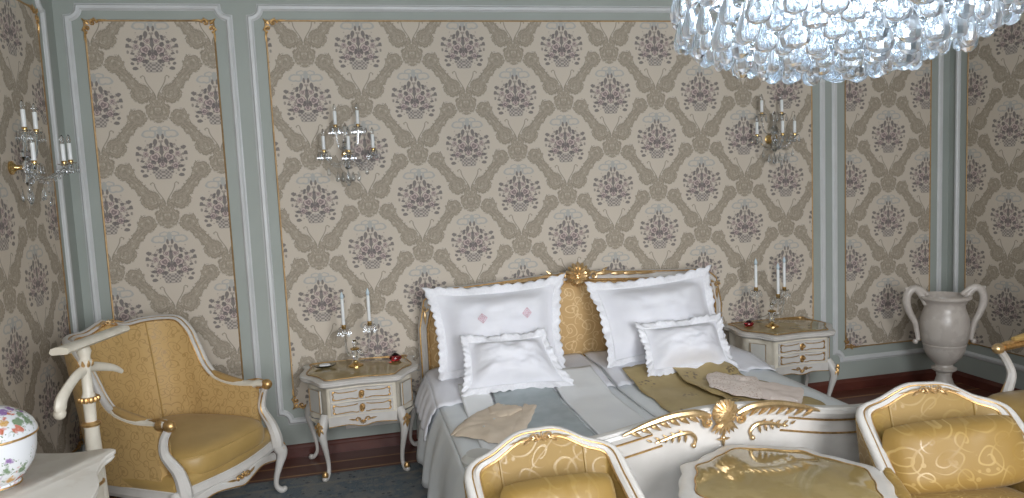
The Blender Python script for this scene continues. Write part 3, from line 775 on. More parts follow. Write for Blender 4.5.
# ------------------------------------------------------------------ bedside tables
def nightstand(loc, label):
    th = thing('bedside_table', label, 'bedside table', loc, 0, 'bedside tables'); th.scale = (1.05, 1.03, 1.0)
    def ol(o, n=56):
        pts = [(-.182-o*.6,-.215-o),(-.06,-.205-o),(0,-.20-o),(.06,-.205-o),(.182+o*.6,-.215-o),(.215+o,-.17-o*.6),(.245+o,-.105-o*.5),(.295+o,-.04-o*.3),(.305+o,.02),(.285+o,.14),(.285+o,.225+o*.3),(.10,.235+o*.3),(-.10,.235+o*.3),(-.285-o,.225+o*.3),(-.285-o,.14),(-.305-o,.02),(-.295-o,-.04-o*.3),(-.245-o,-.105-o*.5),(-.215-o,-.17-o*.6)]
        return catmull(pts, n*2, True)
    bd = MB()
    bd.stack([(ol(-.03), .325), (ol(-.022), .33), (ol(-.022), .535)])
    obj('body', bd, 'ivory', th)
    tp = MB(); tp.stack([(ol(-.012), .530), (ol(.010), .540), (ol(.016), .548), (ol(.012), .556), (ol(.020), .560), (ol(.020), .568), (ol(.012), .573), (ol(-.010), .573)]); T_ = obj('top', tp, 'white', th)
    gt = MB(); gt.stack([(ol(-.022), .5725), (ol(-.022), .577), (ol(-.026), .578)]); obj('glass_top', gt, 'onyx', T_)
    ge = MB(); ge.tube([(x, y, .577) for x, y in ol(-.018)], .0028, 6, closed=True); obj('gilt_edge', ge, 'gold', T_)
    # front drawers following the bowed front
    fy = lambda x: -.190 + .012*(1-abs(x)/.18) if abs(x) < .18 else -.190
    for (z0_, z1_) in ((.450,.515), (.372,.437)):
        d = MB()
        d.grid(13, 3, lambda u, v: ((u-.5)*.325, fy((u-.5)*.325)-.012, z0_+(z1_-z0_)*v))
        d.grid(13, 2, lambda u, v: ((u-.5)*.335, fy((u-.5)*.335)-.002, z1_+.003-.0*v))
        for zz in (z0_, z1_): d.grid(13, 2, lambda u, v: ((u-.5)*(.325+.008*v), fy((u-.5)*.325)-.012+.014*v, zz+(.004*v if zz > z0_+.01 else -.004*v)))
        for sx in (-1, 1): d.grid(2, 2, lambda u, v: (sx*(.1625+.004*u), fy(.1625)-.012+.014*u, z0_+(z1_-z0_)*v))
        D = obj('drawer', d, 'white', th)
        g = MB(); 
        zc = (z0_+z1_)/2
        def cart(sg):
            return [(sg*.022, zc+.022), (sg*.05, zc+.017), (sg*.115, zc+.016), (sg*.144, zc+.026), (sg*.152, zc+.012), (sg*.146, zc), (sg*.152, zc-.016), (sg*.135, zc-.024), (sg*.06, zc-.020), (sg*.03, zc-.026), (sg*.018, zc-.022)]
        for sg in (-1, 1):
            cp = catmull(cart(sg), 34)
            g.tube([(x, fy(x)-.014, z) for x, z in cp], .0028, 6)
            g.ball((sg*.146, fy(.146)-.014, zc+.022), .008, seg=6); g.ball((sg*.146, fy(.146)-.014, zc-.020), .007, seg=6)
        obj('gilt_outline', g, 'gold', D)
        k = MB(); T = Matrix.Translation((0, fy(0)-.016, zc))
        scroll(k, (0,-.004,.010), .013, 1, -PI/2, .005, 1, T); scroll(k, (0,-.004,-.014), .012, 1, PI/2, .005, 1, T); k.ball((.004,-.016,.004), .010, T=T)
        k.ball((0,0,0), .012, (1.3,.3,1.8), T=T)
        obj('drawer_pull', k, 'gold', D)
    # slanted side panels with gilt outline
    for sg in (-1, 1):
        p0 = Vector((sg*.205,-.158,0)); p1 = Vector((sg*.278,-.045,0)); d = (p1-p0); nrm = Vector((d.y, -d.x, 0)).normalized()
        if nrm.y > 0: nrm = -nrm
        pan = MB()
        q = [p0+d*.12, p0+d*.88]
        z0_, z1_ = .375, .505
        for a, off in ((0, .006),):
            vs = [v_+nrm*o_+Vector((0,0,z)) for o_ in (-.004, .008) for v_ in q for z in (z0_, z1_)]
            pan.add(vs, [(0,1,3,2),(4,6,7,5),(0,4,5,1),(2,3,7,6),(0,2,6,4),(1,5,7,3)])
        Pn = obj('side_panel', pan, 'panelgrey', th, bevel=.003)
        g = MB(); pts = [q[0]+nrm*.009+Vector((0,0,z0_)), q[0]+nrm*.009+Vector((0,0,z1_)), q[1]+nrm*.009+Vector((0,0,z1_)), q[1]+nrm*.009+Vector((0,0,z0_))]
        g.tube(pts, .0022, 6, closed=True); obj('gilt_outline', g, 'gold', Pn)
    # apron
    ap = MB()
    def apz(x): return .318 - .022*math.exp(-(x/.05)**2) + .0*x - .010*abs(x)/.16
    ap.grid(25, 4, lambda u, v: ((u-.5)*.36, fy((u-.5)*.36)-.006+.0*v, .362+(apz((u-.5)*.36)-.362)*v))
    ap.grid(25, 2, lambda u, v: ((u-.5)*.36, fy((u-.5)*.36)-.006+.03*v, apz((u-.5)*.36)))
    A = obj('apron', ap, 'white', th)
    for sg in (-1, 1):
        sa = MB(); sa.grid(9, 2, lambda u, v: (sg*(.19+.10*u), -.165+.13*u, .335-(.030*sin(PI*u))*v-.004)); sa.grid(9, 2, lambda u, v: (sg*(.19+.10*u), -.165+.13*u+.02*v, .331-(.030*sin(PI*u))))
        obj('side_apron', sa, 'ivory', th)
    g = MB(); T = Matrix.Translation((0, fy(0)-.014, .328))
    shell(g, (0,0,0), .020, 7, T, down=True); 
    for sg in (-1, 1): scroll(g, (sg*.028,0,.006), .013, 1, 0 if sg < 0 else PI, .0045, -sg, T); leaf(g, (sg*.04,0,.006), (sg*.075,0,.012), .005, 0, T)
    g.tube([((u/24-.5)*.36, fy((u/24-.5)*.36)-.010, apz((u/24-.5)*.36)) for u in range(25)], .0026, 6)
    obj('apron_carving', g, 'gold', A)
    for sx, sy, o_ in ((-.197,-.165,(-.55,-.83)), (.197,-.165,(.55,-.83)), (-.27,.17,(-.9,.1)), (.27,.17,(.9,.1))):
        lg = MB(); cab_leg(lg, (sx, sy, .37), o_, .37, .025 if sy < 0 else .021); L = obj('leg', lg, 'white', th)
        if sy < 0:
            k = MB(); knee_orn(k, (sx+o_[0]*.012, sy+o_[1]*.012, .375), o_, .37); obj('leg_carving', k, 'gold', L); k = MB(); k.ball((sx+o_[0]*.036, sy+o_[1]*.036, .035), .019, (.9,.9,1.2)); obj('foot_carving', k, 'gold', L)
    return th
nightstand((.015,4.33,0), 'ivory and gilt two-drawer bedside table between the left armchair and the bed')
nightstand((2.80,4.33,0), 'ivory and gilt two-drawer bedside table on the right of the bed, nearer the urn')

# ------------------------------------------------------------------ candelabra
def bulb_candle(mb_c, mb_b, p, h, r=.010):
    mb_c.lathe([(r,0),(r,h),(r*.6,h+.002),(0,h+.002)], 12, p)
    mb_b.lathe([(r*.5,0),(r*1.05,.010),(r*1.15,.018),(r*.8,.030),(r*.3,.042),(0,.046)], 12, (p[0], p[1], p[2]+h))
M['frost'] = mottled('frosted_bulb', (.55,.66,.72,1), (.50,.60,.66,1), 10, .2)
def drop_mesh(L, w, seg=8, mb=None, c=(0,0,0), flat=.6, mat=0):
    mb = mb or MB()
    mb.lathe([(0,0),(w*.12,-L*.06),(w*.20,-L*.25),(w*.38,-L*.50),(w*.5,-L*.72),(w*.42,-L*.90),(w*.18,-L*.985),(0,-L)], seg, c, mat, None, 1, flat)
    return mb
def candelabrum(loc, label, cups, rot=0):
    th = thing('crystal_candelabrum', label, 'candelabrum', loc, rot, 'crystal candelabra on the bedside tables')
    b_ = MB(); b_.lathe([(0,0),(.045,0),(.045,.006),(.028,.012),(.014,.022),(.010,.035)], 20); obj('base', b_, 'brass', th)
    s_ = MB(); s_.lathe([(.010,.033),(.020,.045),(.012,.060),(.022,.085),(.012,.105),(.009,.12),(.016,.14),(.008,.158),(0,.16)], 16); obj('stem', s_, 'crystal2', th)
    c_ = MB(); c_.lathe([(0,.098),(.026,.10),(.028,.106),(.012,.112),(0,.112)], 16); obj('collar', c_, 'brass', th)
    for (cx, cy, cz, ch) in cups:
        a = MB(); a.tube(catmull([(0,0,.11),(cx*.35,cy*.35,.075),(cx*.8,cy*.8,.085),(cx,cy,cz-.028)], 16), [.006,.0055,.005], 8); obj('arm', a, 'crystal2', th)
        p = MB(); p.lathe([(0,-.03),(.008,-.028),(.012,-.012),(.030,-.004),(.031,-.001),(.012,-.004),(0,-.004)], 18, (cx, cy, cz)); pan = obj('drip_pan', p, 'crystal2', th)
        for k in range(6):
            an = k*PI/3+.3; dm = drop_mesh(.042, .015, 6, None, (cx+.035*cos(an), cy+.035*sin(an), cz-.006)); obj('crystal_drop', dm, 'crystal2', pan)
        q = MB(); q.lathe([(0,-.006),(.011,-.005),(.014,.0),(.013,.018),(.011,.020)], 14, (cx, cy, cz)); obj('candle_cup', q, 'brass', th)
        mc, mbb = MB(), MB(); bulb_candle(mc, mbb, (cx, cy, cz+.016), ch, .0095); cd = obj('candle', mc, 'candle', th); obj('bulb', mbb, 'frost', cd)
    return th
candelabrum((-.005,4.40,.578), 'small crystal candelabrum with two visible electric candles on the left bedside table',
            [(-.055,-.01,.235,.155), (.095,-.01,.245,.155)])
candelabrum((2.73,4.36,.578), 'small crystal candelabrum with three electric candles on the right bedside table',
            [(-.115,.0,.255,.150), (.020,-.045,.205,.165), (.118,.035,.235,.165)])
# dish and ruby glass
d = thing('glass_dish', 'small glossy white dish lying on the left bedside table top', 'dish', (-.185,4.43,.5795))
obj('bowl', MB().lathe([(0,.002),(.030,0),(.052,.008),(.060,.016),(.056,.017),(.045,.010),(0,.006)], 24, sx=1.1, sy=.8), 'crystal2', d)
obj('insert', MB().lathe([(0,.008),(.030,.009),(.034,.015),(.030,.019),(.0,.017)], 20, sx=1., sy=.7), 'porcwhite', d)
for loc, lb, s_ in (((.232,4.44,.5795), 'small ruby red glass jar at the right end of the left bedside table', 1.), ((2.60,4.43,.5795), 'small ruby red glass jar on the right bedside table beside the headboard', .9)):
    r_ = thing('ruby_glass_jar', lb, 'glass jar', loc, .3, 'ruby glass jars')
    obj('bowl', MB().lathe([(0,0),(.024*s_,0),(.034*s_,.012*s_),(.032*s_,.024*s_),(.022*s_,.030*s_),(0,.030*s_)], 20, sx=1.15), 'ruby', r_)
    obj('lid', MB().lathe([(.022*s_,.030*s_),(.020*s_,.036*s_),(.008*s_,.044*s_),(0,.046*s_)], 16), 'ruby', r_)

# ------------------------------------------------------------------ bed
bed = thing('double_bed', 'wide ivory and gilt carved double bed with gold upholstered headboard', 'bed', (1.415,3.6,.005))
BX0, BX1, HY, FY = .40, 2.43, 4.50, 2.66
def L(x, y, z): return (x-1.415, y-3.6, z)
# headboard
def hb_top(x):     # x relative to centre, -1.01..1.01
    a = abs(x)
    return [.99 if a < .12 else (.99-.035*(a-.12)/.6 if a < .72 else .955-.0*(a-.72)) for _ in (0,)][0] - (.11*max(0, (a-.86)/.15)**1.6 if a > .86 else 0)
pts = []
hw = 1.0
xs = [-hw+2*hw*i/60 for i in range(61)]
outer = [(-hw, .10), (-hw, .5), (-hw, .74)]+[(x, hb_top(x)) for x in xs[1:-1]]+[(hw, .74), (hw, .5), (hw, .10)]
hf = MB(); path = [(x, HY-3.6+.02, z) for x, z in outer]
hf.sweep(path, [(-.028,-.03),(-.030,.012),(-.020,.024),(-.008,.016),(.004,.028),(.018,.030),(.028,.016),(.028,-.03)], (0,-1,0))
HB = obj('headboard', hf, 'white', bed, angle=50)
obj('gilt_line', MB().tube([(x*.972, HY-3.6-.008, z-.026 if abs(x) < .97 else z) for x, z in outer], .008, 6), 'gold', HB); obj('gilt_line', MB().tube([(x*1.02, HY-3.6-.002, z+.022 if abs(x) < .97 else z) for x, z in outer], .005, 6), 'gold', HB)
up = MB()
def hbf(u, v, dy):
    x = (u-.5)*2*(hw-.028); zt = hb_top(x)-.028; z = .30+(zt-.30)*v
    k = (max(0, 1-(abs(u-.5)*2)**8)*max(0, 1-(abs(v-.5)*2)**8))**.6
    return (x, HY-3.6+.02-dy*k, z)
up.grid(41, 16, lambda u, v: hbf(u, v, .05)); up.grid(41, 16, lambda u, v: hbf(u, v, -.02))
obj('upholstery', up, 'head_fabric', HB, uv='front', angle=70)
cr = MB(); T = Matrix.Translation((0, HY-3.6-.03, 1.0)) @ Matrix.Scale(1.28, 4)
shell(cr, (0,0,.0), .070, 11, T, spread=PI*1.25); shell(cr, (0,-.012,-.01), .045, 7, T, down=True, spread=PI*.8)
for sg in (-1, 1):
    scroll(cr, (sg*.085,0,-.005), .022, 1.1, 0 if sg < 0 else PI, .009, -sg, T)
    leaf(cr, (sg*.10,0,.005), (sg*.20,0,.008), .012, 0, T); leaf(cr, (sg*.18,0,.0), (sg*.27,0,-.004), .010, .0, T)
    leaf(cr, (sg*.24,0,-.002), (sg*.33,0,-.012), .009, 0, T); leaf(cr, (sg*.31,0,-.008), (sg*.42,0,-.014), .007, 0, T)
    leaf(cr, (sg*.13,0,.012), (sg*.16,0,.034), .007, 0, T)
obj('crest_carving', cr, 'palegold', HB)
for sg in (-1, 1):
    pm = MB(); T = Matrix.Translation((sg*.985, HY-3.6-.012, .865)); scroll(pm, (0,0,0), .020, 1, 0, .008, sg, T); leaf(pm, (sg*.0,0,-.02), (0,0,-.10), .010, 0, T); leaf(pm, (-sg*.02,0,.02), (-sg*.09,0,.045), .009, 0, T)
    obj('shoulder_carving', pm, 'palegold', HB)
# footboard
fx0, fx1 = .415-1.415, 2.415-1.415; fcx = 0
def fb_top(x):
    a = abs(x); return .600 + .085*math.exp(-(a/.42)**2.4) - .0*a
ft = MB(); F0 = FY-3.6
N_ = 60
def bowy(x): return F0 - .030*(1-(x/1.0)**2)
ft.grid(N_+1, 12, lambda u, v: ((fx0+.03)+(fx1-fx0-.06)*u, bowy((fx0+.03)+(fx1-fx0-.06)*u)-.004, .12+(fb_top((fx0)+(fx1-fx0)*u)-.03-.12)*v))
ft.grid(N_+1, 12, lambda u, v: ((fx0+.03)+(fx1-fx0-.06)*u, bowy((fx0+.03)+(fx1-fx0-.06)*u)+.036, .12+(fb_top((fx0)+(fx1-fx0)*u)-.03-.12)*v))
FB = obj('footboard', ft, 'white', bed)
rl = MB(); path = [(fx0+(fx1-fx0)*i/N_, bowy(fx0+(fx1-fx0)*i/N_)+.014, fb_top(fx0+(fx1-fx0)*i/N_)-.008) for i in range(N_+1)]
prf = [(-.030,-.022),(-.036,-.004),(-.030,.008),(-.020,.006),(-.014,.016),(.010,.020),(.024,.014),(.034,-.004),(.028,-.022)]
vs = []
for p in path:
    for a, b2 in prf: vs.append((p[0], p[1]+a, p[2]+b2))
k = len(prf); rl.add(vs, [(i*k+j, i*k+(j+1)%k, (i+1)*k+(j+1)%k, (i+1)*k+j) for i in range(N_) for j in range(k)]+[tuple(range(k)), tuple(N_*k+j for j in range(k))])
obj('top_rail', rl, 'white', FB)
for sg in (-1, 1):
    ps = MB(); T = Matrix.Translation((sg*.985, F0+.012, 0))
    ps.stack([([(x*.052, y*.045) for x, y in [(cos(a), sin(a)) for a in [2*PI*i/16 for i in range(16)]]], z) for z in (.06, .565)], 0, T)
    ps.lathe([(.052,.565),(.066,.575),(.070,.590),(.058,.600),(.05,.612),(.0,.618)], 20, (sg*.985, F0+.012, 0))
    p_ = obj('corner_post', ps, 'panelgrey', FB)
    gq = MB(); gq.tube([(sg*.985-.03, F0-.030, .14),(sg*.985-.03, F0-.030, .52),(sg*.985+.03, F0-.030, .52),(sg*.985+.03, F0-.030, .14)], .003, 6, closed=True); obj('gilt_line', gq, 'gold', p_)
    lg = MB(); lg.lathe([(.022,0),(.030,.02),(.026,.05),(.040,.08)], 14, (sg*.985, F0+.012, 0)); obj('leg', lg, 'white', bed)
    lg = MB(); lg.lathe([(.022,0),(.030,.02),(.026,.05),(.034,.12)], 14, (sg*.985, HY-3.6+.02, 0)); obj('leg', lg, 'white', bed)
# gilt mouldings on the footboard, following its curve
def fline(x0, x1, off, n=24, r=.0045, tail=()):
    return MB().tube([(x0+(x1-x0)*i/n, bowy(x0+(x1-x0)*i/n)-.008, fb_top(x0+(x1-x0)*i/n)-off) for i in range(n+1)]+list(tail), r, 6)
for sg in (-1, 1):
    obj('gilt_line', fline(sg*.30, sg*.93, .042), 'gold', FB)
    obj('gilt_line', fline(sg*.26, sg*.90, .098, tail=[(sg*.925, bowy(.9)-.008, fb_top(.9)-.12), (sg*.925, bowy(.9)-.008, .20)]), 'gold', FB)
sh = MB(); T = Matrix.Translation((0, bowy(0)-.022, .672))
shell(sh, (0,0,.0), .058, 13, T, spread=PI*1.45)
sh.ball((0,-.004,.004), .053, (1,.42,1), 20, T=T)
for i in range(9):
    an = PI/2+(i-4)*.36; sh.tube([(.01*cos(an),-.028,.004+.01*sin(an)), (.032*cos(an),-.025,.004+.032*sin(an)), (.052*cos(an),-.008,.004+.052*sin(an))], [.004,.007,.008], 6, 0, T)
for i in range(7):
    an = -PI/2+(i-3)*.26; leaf(sh, (.015*cos(an),-.01,-.03), (.085*cos(an), -.002, -.028+.062*sin(an)), .010, 0, T)
for sg in (-1, 1):
    scroll(sh, (sg*.070,-.002,-.030), .022, 1.2, PI/2, .009, -sg, T)
    p0 = [(sg*.06,0,-.008), (sg*.12,-.004,.014), (sg*.22,-.004,.014), (sg*.33,-.004,-.008), (sg*.43,-.002,-.040)]
    sh.tube(catmull(p0, 20), [.010,.016,.016,.013,.005], 8, 0, T)
    for i in range(8):
        t = i/7; x = .10+.28*t; zz = .014-.044*t*t
        leaf(sh, (sg*(x+.02),-.006,zz+.002), (sg*(x-.030),-.004,zz-.040+.014*t), .013*(1-.35*t), 0, T)
obj('shell_carving', sh, 'palegold', FB)
for sg in (-1, 1):
    s2 = MB(); T = Matrix.Translation((sg*.19, bowy(.19)-.014, .575))
    s2.tube(catmull([(-sg*.062,0,-.022),(-sg*.070,0,.004),(-sg*.045,0,.028),(0,0,.030),(sg*.05,0,.018),(sg*.10,0,.006)], 20), [.006,.008,.010,.008,.004], 8, 0, T)
    s2.ball((-sg*.060,0,-.024), .011, T=T)
    for i in range(5): leaf(s2, (-sg*(.03-.028*i),0,.026-.003*i), (-sg*(.03-.028*i)+sg*.006,-.002,-.008+.003*i), .007, 0, T); leaf(s2, (-sg*(.02-.034*i),0,.028-.004*i), (-sg*(.02-.034*i)+sg*.022,0,.048-.006*i), .005, 0, T)
    obj('scroll_carving', s2, 'palegold', FB)
pe = MB(); T = Matrix.Translation((0, bowy(0)-.014, .560))
pe.ball((0,0,.008), .010, T=T); leaf(pe, (0,0,.01), (0,0,-.03), .008, 0, T); leaf(pe, (0,0,.0), (-.03,0,.004), .006, 0, T); leaf(pe, (0,0,.0), (.03,0,.004), .006, 0, T); leaf(pe, (0,0,.012), (0,0,.036), .005, 0, T)
obj('pendant_carving', pe, 'palegold', FB)
for sg in (-1, 1):
    sr = MB().box(sg*.96-.02, sg*.96+.02, F0+.04, HY-3.6, .16, .30); obj('side_rail', sr, 'white', bed, bevel=.006)
mt = MB()
def mattress(u, v):
    return None
mt.box(-.955, .955, F0+.06, HY-3.6-.05, .22, .425); obj('mattress', mt, 'linen', bed, bevel=.03)

# bedding surface height (world x,y)
def bedz(x, y):
    s = max(0, min(1, (y-3.75)/.35)); s = s*s*(3-2*s)
    z = .455 + .045*s + .006*noise.noise(Vector((x*2.3, y*2.0, 1)))
    z += .002*sin(x*9+y*3) + .004*noise.noise(Vector((x*6+y*1.5, y*3.5, 5))) + .0035*max(0, noise.noise(Vector((x*11-y*3, y*4, 9))))
    e = max(0, min(1, (x-BX0)/.10)); e2 = max(0, min(1, (BX1-.05-x)/.08))
    return z-.022*(1-e)**2-.025*(1-e2)**2 - .012*math.exp(-((x-1.42)/.03)**2)
def bedspread(name, x0, x1, label, mats, drape=0):
    mb = MB(); y0, y1 = 2.73, 4.40
    nx = 44
    mb.grid(nx, 46, lambda u, v: (x0+(x1-x0)*u, y0+(y1-y0)*v, bedz(x0+(x1-x0)*u, y0+(y1-y0)*v)-.03*(1-min(1, v*14))))
    if drape:
        d_ = -1 if drape == 'left' else 1; xe = x0 if d_ < 0 else x1
        def dr(u, v):
            y = y0+(y1-y0)*v; w = sin(y*17+2*sin(y*5))*.5+.5
            out = .055*sin(min(1, u*1.4)*PI*.5)+.045*u*w+.02*u
            return (xe+d_*out, y, bedz(xe, y)-.003-(.375+.012*abs(sin(y*34)))*u**1.15)
        mb.grid(14, 90, dr)
    return tag(obj(name, mb, mats, angle=80, solid=.006), label, 'bedspread', 'satin bedspreads')
bedspread('bedspread', BX0+.015, 1.405, 'pale blue-grey satin bedspread hanging over the left side of the bed', 'satin', 'left')
bedspread('bedspread', 1.415, BX1-.03, 'pale blue-grey satin bedspread covering the right half of the bed', 'satin', 'right')
# cloths that lie on the bed
def cloth(name, corners, label, cat, mat, lift=.008, wob=.0, edge=.0, n=(30,40), rip=.004, group=None, parent=None, fold=0, sol=.003):
    """corners: bl, br, tr, tl in world xy"""
    mb = MB(); bl, br, tr, tl = [Vector(c) for c in corners]
    def fn(u, v):
        p = (bl*(1-u)+br*u)*(1-v)+(tl*(1-u)+tr*u)*v
        ed = edge*(abs(sin(v*40))*.5+noise.noise(Vector((v*9, u*3, 4)))) 
        if u < .02: p.x -= ed
        if u > .98: p.x += ed
        if v > .98: p.y += edge*(abs(sin(u*22))*.8+noise.noise(Vector((u*9, 3, 4))))
        z = bedz(p.x, p.y)+lift+.022*max(0, min(1, (p.y-3.66)/.12))+rip*noise.noise(Vector((p.x*14, p.y*10, 7)))+rip
        if wob: p.x += wob*noise.noise(Vector((p.x*5, p.y*5, 2))); p.y += wob*noise.noise(Vector((p.x*5, p.y*5, 12)))
        return (p.x, p.y, z)
    mb.grid(n[0], n[1], fn)
    return tag(obj(name, mb, mat, parent, angle=80, solid=sol), label, cat, group)
cloth('linen_strip', [(1.05,2.74),(1.33,2.74),(1.34,4.05),(1.06,4.05)], 'white linen runner down the middle of the bed beside the slate blue cloth', 'linen', 'lightsatin', .006, group='linen runners', n=(20,40), rip=.002)
cloth('linen_strip', [(.50,2.74),(.66,2.74),(.70,3.98),(.54,3.98)], 'pale linen runner between the left bed edge and the slate blue cloth', 'linen', 'lightsatin', .006, group='linen runners', n=(14,40), rip=.002)
cloth('blue_cloth', [(.69,2.74),(1.03,2.74),(1.035,3.93),(.71,4.03)], 'slate blue lace-edged cloth spread on the left half of the bed', 'cloth', 'bluecloth', .010, edge=.012)
cloth('ochre_cloth', [(1.475,2.76),(1.95,2.76),(1.93,4.02),(1.50,3.94)], 'olive-gold brocade cloth with small dark flowers spread on the right half of the bed', 'cloth', 'ochre', .010, edge=.010)
cloth('folded_ochre_cloth', [(1.80,2.78),(2.20,2.90),(2.10,3.90),(1.76,3.98)], 'folded olive-gold brocade garment lying over the right edge of the ochre cloth', 'cloth', 'ochre', .024, wob=.05, rip=.014, edge=.008)
# beige shirt
sh_ = thing('folded_shirt', 'folded beige shirt with a rounded collar lying on the slate blue cloth', 'shirt', (0,0,0))
def polyline(pts, n):
    k = len(pts); out = []
    for q in range(n):
        t = q/n*k; i = int(t); f = t-i; p, r = pts[i], pts[(i+1) % k]
        w = .0035*sin(q*1.7)+.003*sin(q*.9+pts[0][0]*40)
        out.append((p[0]*(1-f)+r[0]*f+w, p[1]*(1-f)+r[1]*f+w))
    return out
def poly_cloth(pts, z_off, thick, n=60, wob=.006, sharp=False):
    P_ = polyline(pts, n) if sharp else catmull(pts, n, True); cx = sum(p[0] for p in P_)/n; cy = sum(p[1] for p in P_)/n; mb = MB(); R_ = 10
    def fn(u, v):
        i = int(round(u*n)) % n; x = cx+(P_[i][0]-cx)*v; y = cy+(P_[i][1]-cy)*v
        w = noise.noise(Vector((x*16, y*16, z_off*50)))
        return (x, y, bedz(x, y)+z_off+thick*(1-v**6)+wob*w*(1-.5*v))
    vs = [fn(i/n, j/R_) for i in range(n) for j in range(R_+1)]; k = R_+1
    fs = [(i*k+j, ((i+1)%n)*k+j, ((i+1)%n)*k+j+1, i*k+j+1) for i in range(n) for j in range(R_)]
    vs2 = [(x, y, bedz(x, y)+z_off-.001) for x, y in P_]; o_ = len(vs)
    fs += [(i*k+R_, ((i+1)%n)*k+R_, o_+(i+1)%n, o_+i) for i in range(n)]+[tuple(o_+i for i in range(n))]
    mb.add(vs+vs2, fs); return mb
obj('body', poly_cloth([(.41,3.36),(.42,3.33),(.53,3.19),(.61,3.10),(.64,3.11),(.74,3.30),(.81,3.45),(.84,3.58),(.78,3.66),(.68,3.68),(.58,3.62),(.50,3.50)], .016, .014, 72, .012, True), 'beige', sh_, angle=70)
obj('collar', poly_cloth([(.64,3.62),(.63,3.52),(.67,3.46),(.73,3.47),(.80,3.54),(.79,3.60),(.74,3.63),(.70,3.68)], .030, .010, 48, .006, True), 'beige', sh_, angle=70)
obj('sleeve', poly_cloth([(.66,3.18),(.74,3.24),(.84,3.46),(.90,3.62),(.84,3.66),(.76,3.46),(.68,3.28)], .014, .014, 49, .012, True), 'beige', sh_, angle=70)
bt = MB()
for q in ((.56,3.30),(.63,3.40),(.71,3.55)): bt.lathe([(0,.004),(.005,.003),(.006,0)], 10, (q[0], q[1], bedz(*q)+.058 if q[1] > 3.5 else bedz(*q)+.041))
obj('buttons', bt, 'white', sh_)
# peach nightdress
nd = thing('nightdress', 'pale peach nightdress with a lace bodice lying on the right side of the bed', 'nightdress')
obj('skirt', poly_cloth([(1.95,3.18),(1.98,3.14),(2.05,3.06),(2.07,3.06),(2.14,3.15),(2.22,3.26),(2.22,3.29),(2.14,3.42),(2.06,3.52),(1.98,3.46),(1.94,3.30)], .052, .012, 66, .008, True), 'peach', nd, angle=70)
obj('lace_bodice', poly_cloth([(1.86,3.62),(1.80,3.46),(1.83,3.28),(1.92,3.18),(2.00,3.24),(2.08,3.42),(2.12,3.56),(2.02,3.62),(1.97,3.72),(1.91,3.70)], .056, .012, 66, .012, True), 'eyelet', nd, angle=70)

# ------------------------------------------------------------------ pillows
def pillow(label, TL, TR, BL, BR, t, fl, seed, motif=False, group=None):
    TL, TR, BL, BR = [Vector(q) for q in (TL, TR, BL, BR)]
    cen = (TL+TR+BL+BR)/4
    xa = ((TR-TL)+(BR-BL))/2; ya = ((TL-BL)+(TR-BR))/2; N = xa.cross(ya).normalized()   # N faces up/front
    if N.y > 0: N = -N
    th = thing('pillow', label, 'pillow', cen, 0, 'white lace-edged pillows')
    def P(a, b_, z):
        A_ = a*2-1; B_ = b_*2-1; a2 = .5+.5*A_*(1-.085*(1-B_*B_)); b2 = .5+.5*B_*(1-.09*(1-A_*A_))
        p = (BL*(1-a2)*(1-b2)+BR*a2*(1-b2)+TL*(1-a2)*b2+TR*a2*b2)-cen
        return p+N*z
    w, h = xa.length, ya.length; fu, fv = fl/w, fl/h
    mb = MB()
    def surf(u, v, s):
        a = fu+(1-2*fu)*u; b_ = fv+(1-2*fv)*v; c, d = u*2-1, v*2-1
        k = max(0, (1-abs(c)**4.5)*(1-abs(d)**4.5))**1.7
        wr = .022*noise.noise(Vector((c*2.2+seed, d*2.2, seed)))+.012*noise.noise(Vector((c*5, d*5+seed, seed)))
        wr += .008*sin((c+d*.7)*9+seed)*abs(c)*abs(d)
        return P(a, b_, s*t*.5*k+wr*k*(s > 0)+.003*s)
    for s in (1, -1): mb.grid(36, 28, lambda u, v: surf(u, v, s))
    body = obj('cushion', mb, 'linen', th, angle=80)
    # ruffled flange
    rf = MB(); per = []
    for k_ in range(4):
        for i in range(48):
            t_ = i/48; per.append([(t_, 0), (1, t_), (1-t_, 1), (0, 1-t_)][k_])
    n = len(per)
    def ruf(u, v):
        i = int(round(u*n)) % n; a, b_ = per[i]
        ia = fu+(1-2*fu)*a; ib = fv+(1-2*fv)*b_
        oa = ia+(a-.5)*2*fu*1.0*v; ob = ib+(b_-.5)*2*fv*v
        ox = oa + (abs(sin(i*.80))*.36*v*v)*fu*(1 if a > .5 else -1)*(a in (0, 1))
        oy = ob + (abs(sin(i*.80))*.36*v*v)*fv*(1 if b_ > .5 else -1)*(b_ in (0, 1))
        wv = (sin(i*.95+seed)*.007+sin(i*.31+seed*2)*.014)*v*(fl/.05)
        return P(ox, oy, wv+.002)
    rf.grid(n, 5, lambda u, v: ruf(round(u*(n))/n, v), cu=True)
    obj('lace_ruffle', rf, 'lace', th, angle=80, solid=.002)
    if motif:
        mo = MB()
        for (mu, mv) in ((.33,.60),(.74,.63)):
            mo = MB()
            def Q(du, dv):
                q = surf(mu+du, mv+dv, 1)+N*.003; return q
            for r_ in (.05, .028):
                pts = []
                for k_ in range(4):
                    a0 = PI/2*k_; a1 = a0+PI/2
                    for i in range(5):
                        q = i/5; pts.append(Q((cos(a0)*(1-q)+cos(a1)*q)*r_*.8, (sin(a0)*(1-q)+sin(a1)*q)*r_*1.4))
                mo.tube(pts, .0022, 5, closed=True)
                if r_ == .05: mo.tube([pts[0], Q(0,0), pts[10]], .002, 5); mo.tube([pts[5], Q(0,0), pts[15]], .002, 5)
            eo = obj('embroidery', mo, 'pinkstitch', th); eo['label'] = 'pink diamond embroidery'
    return th
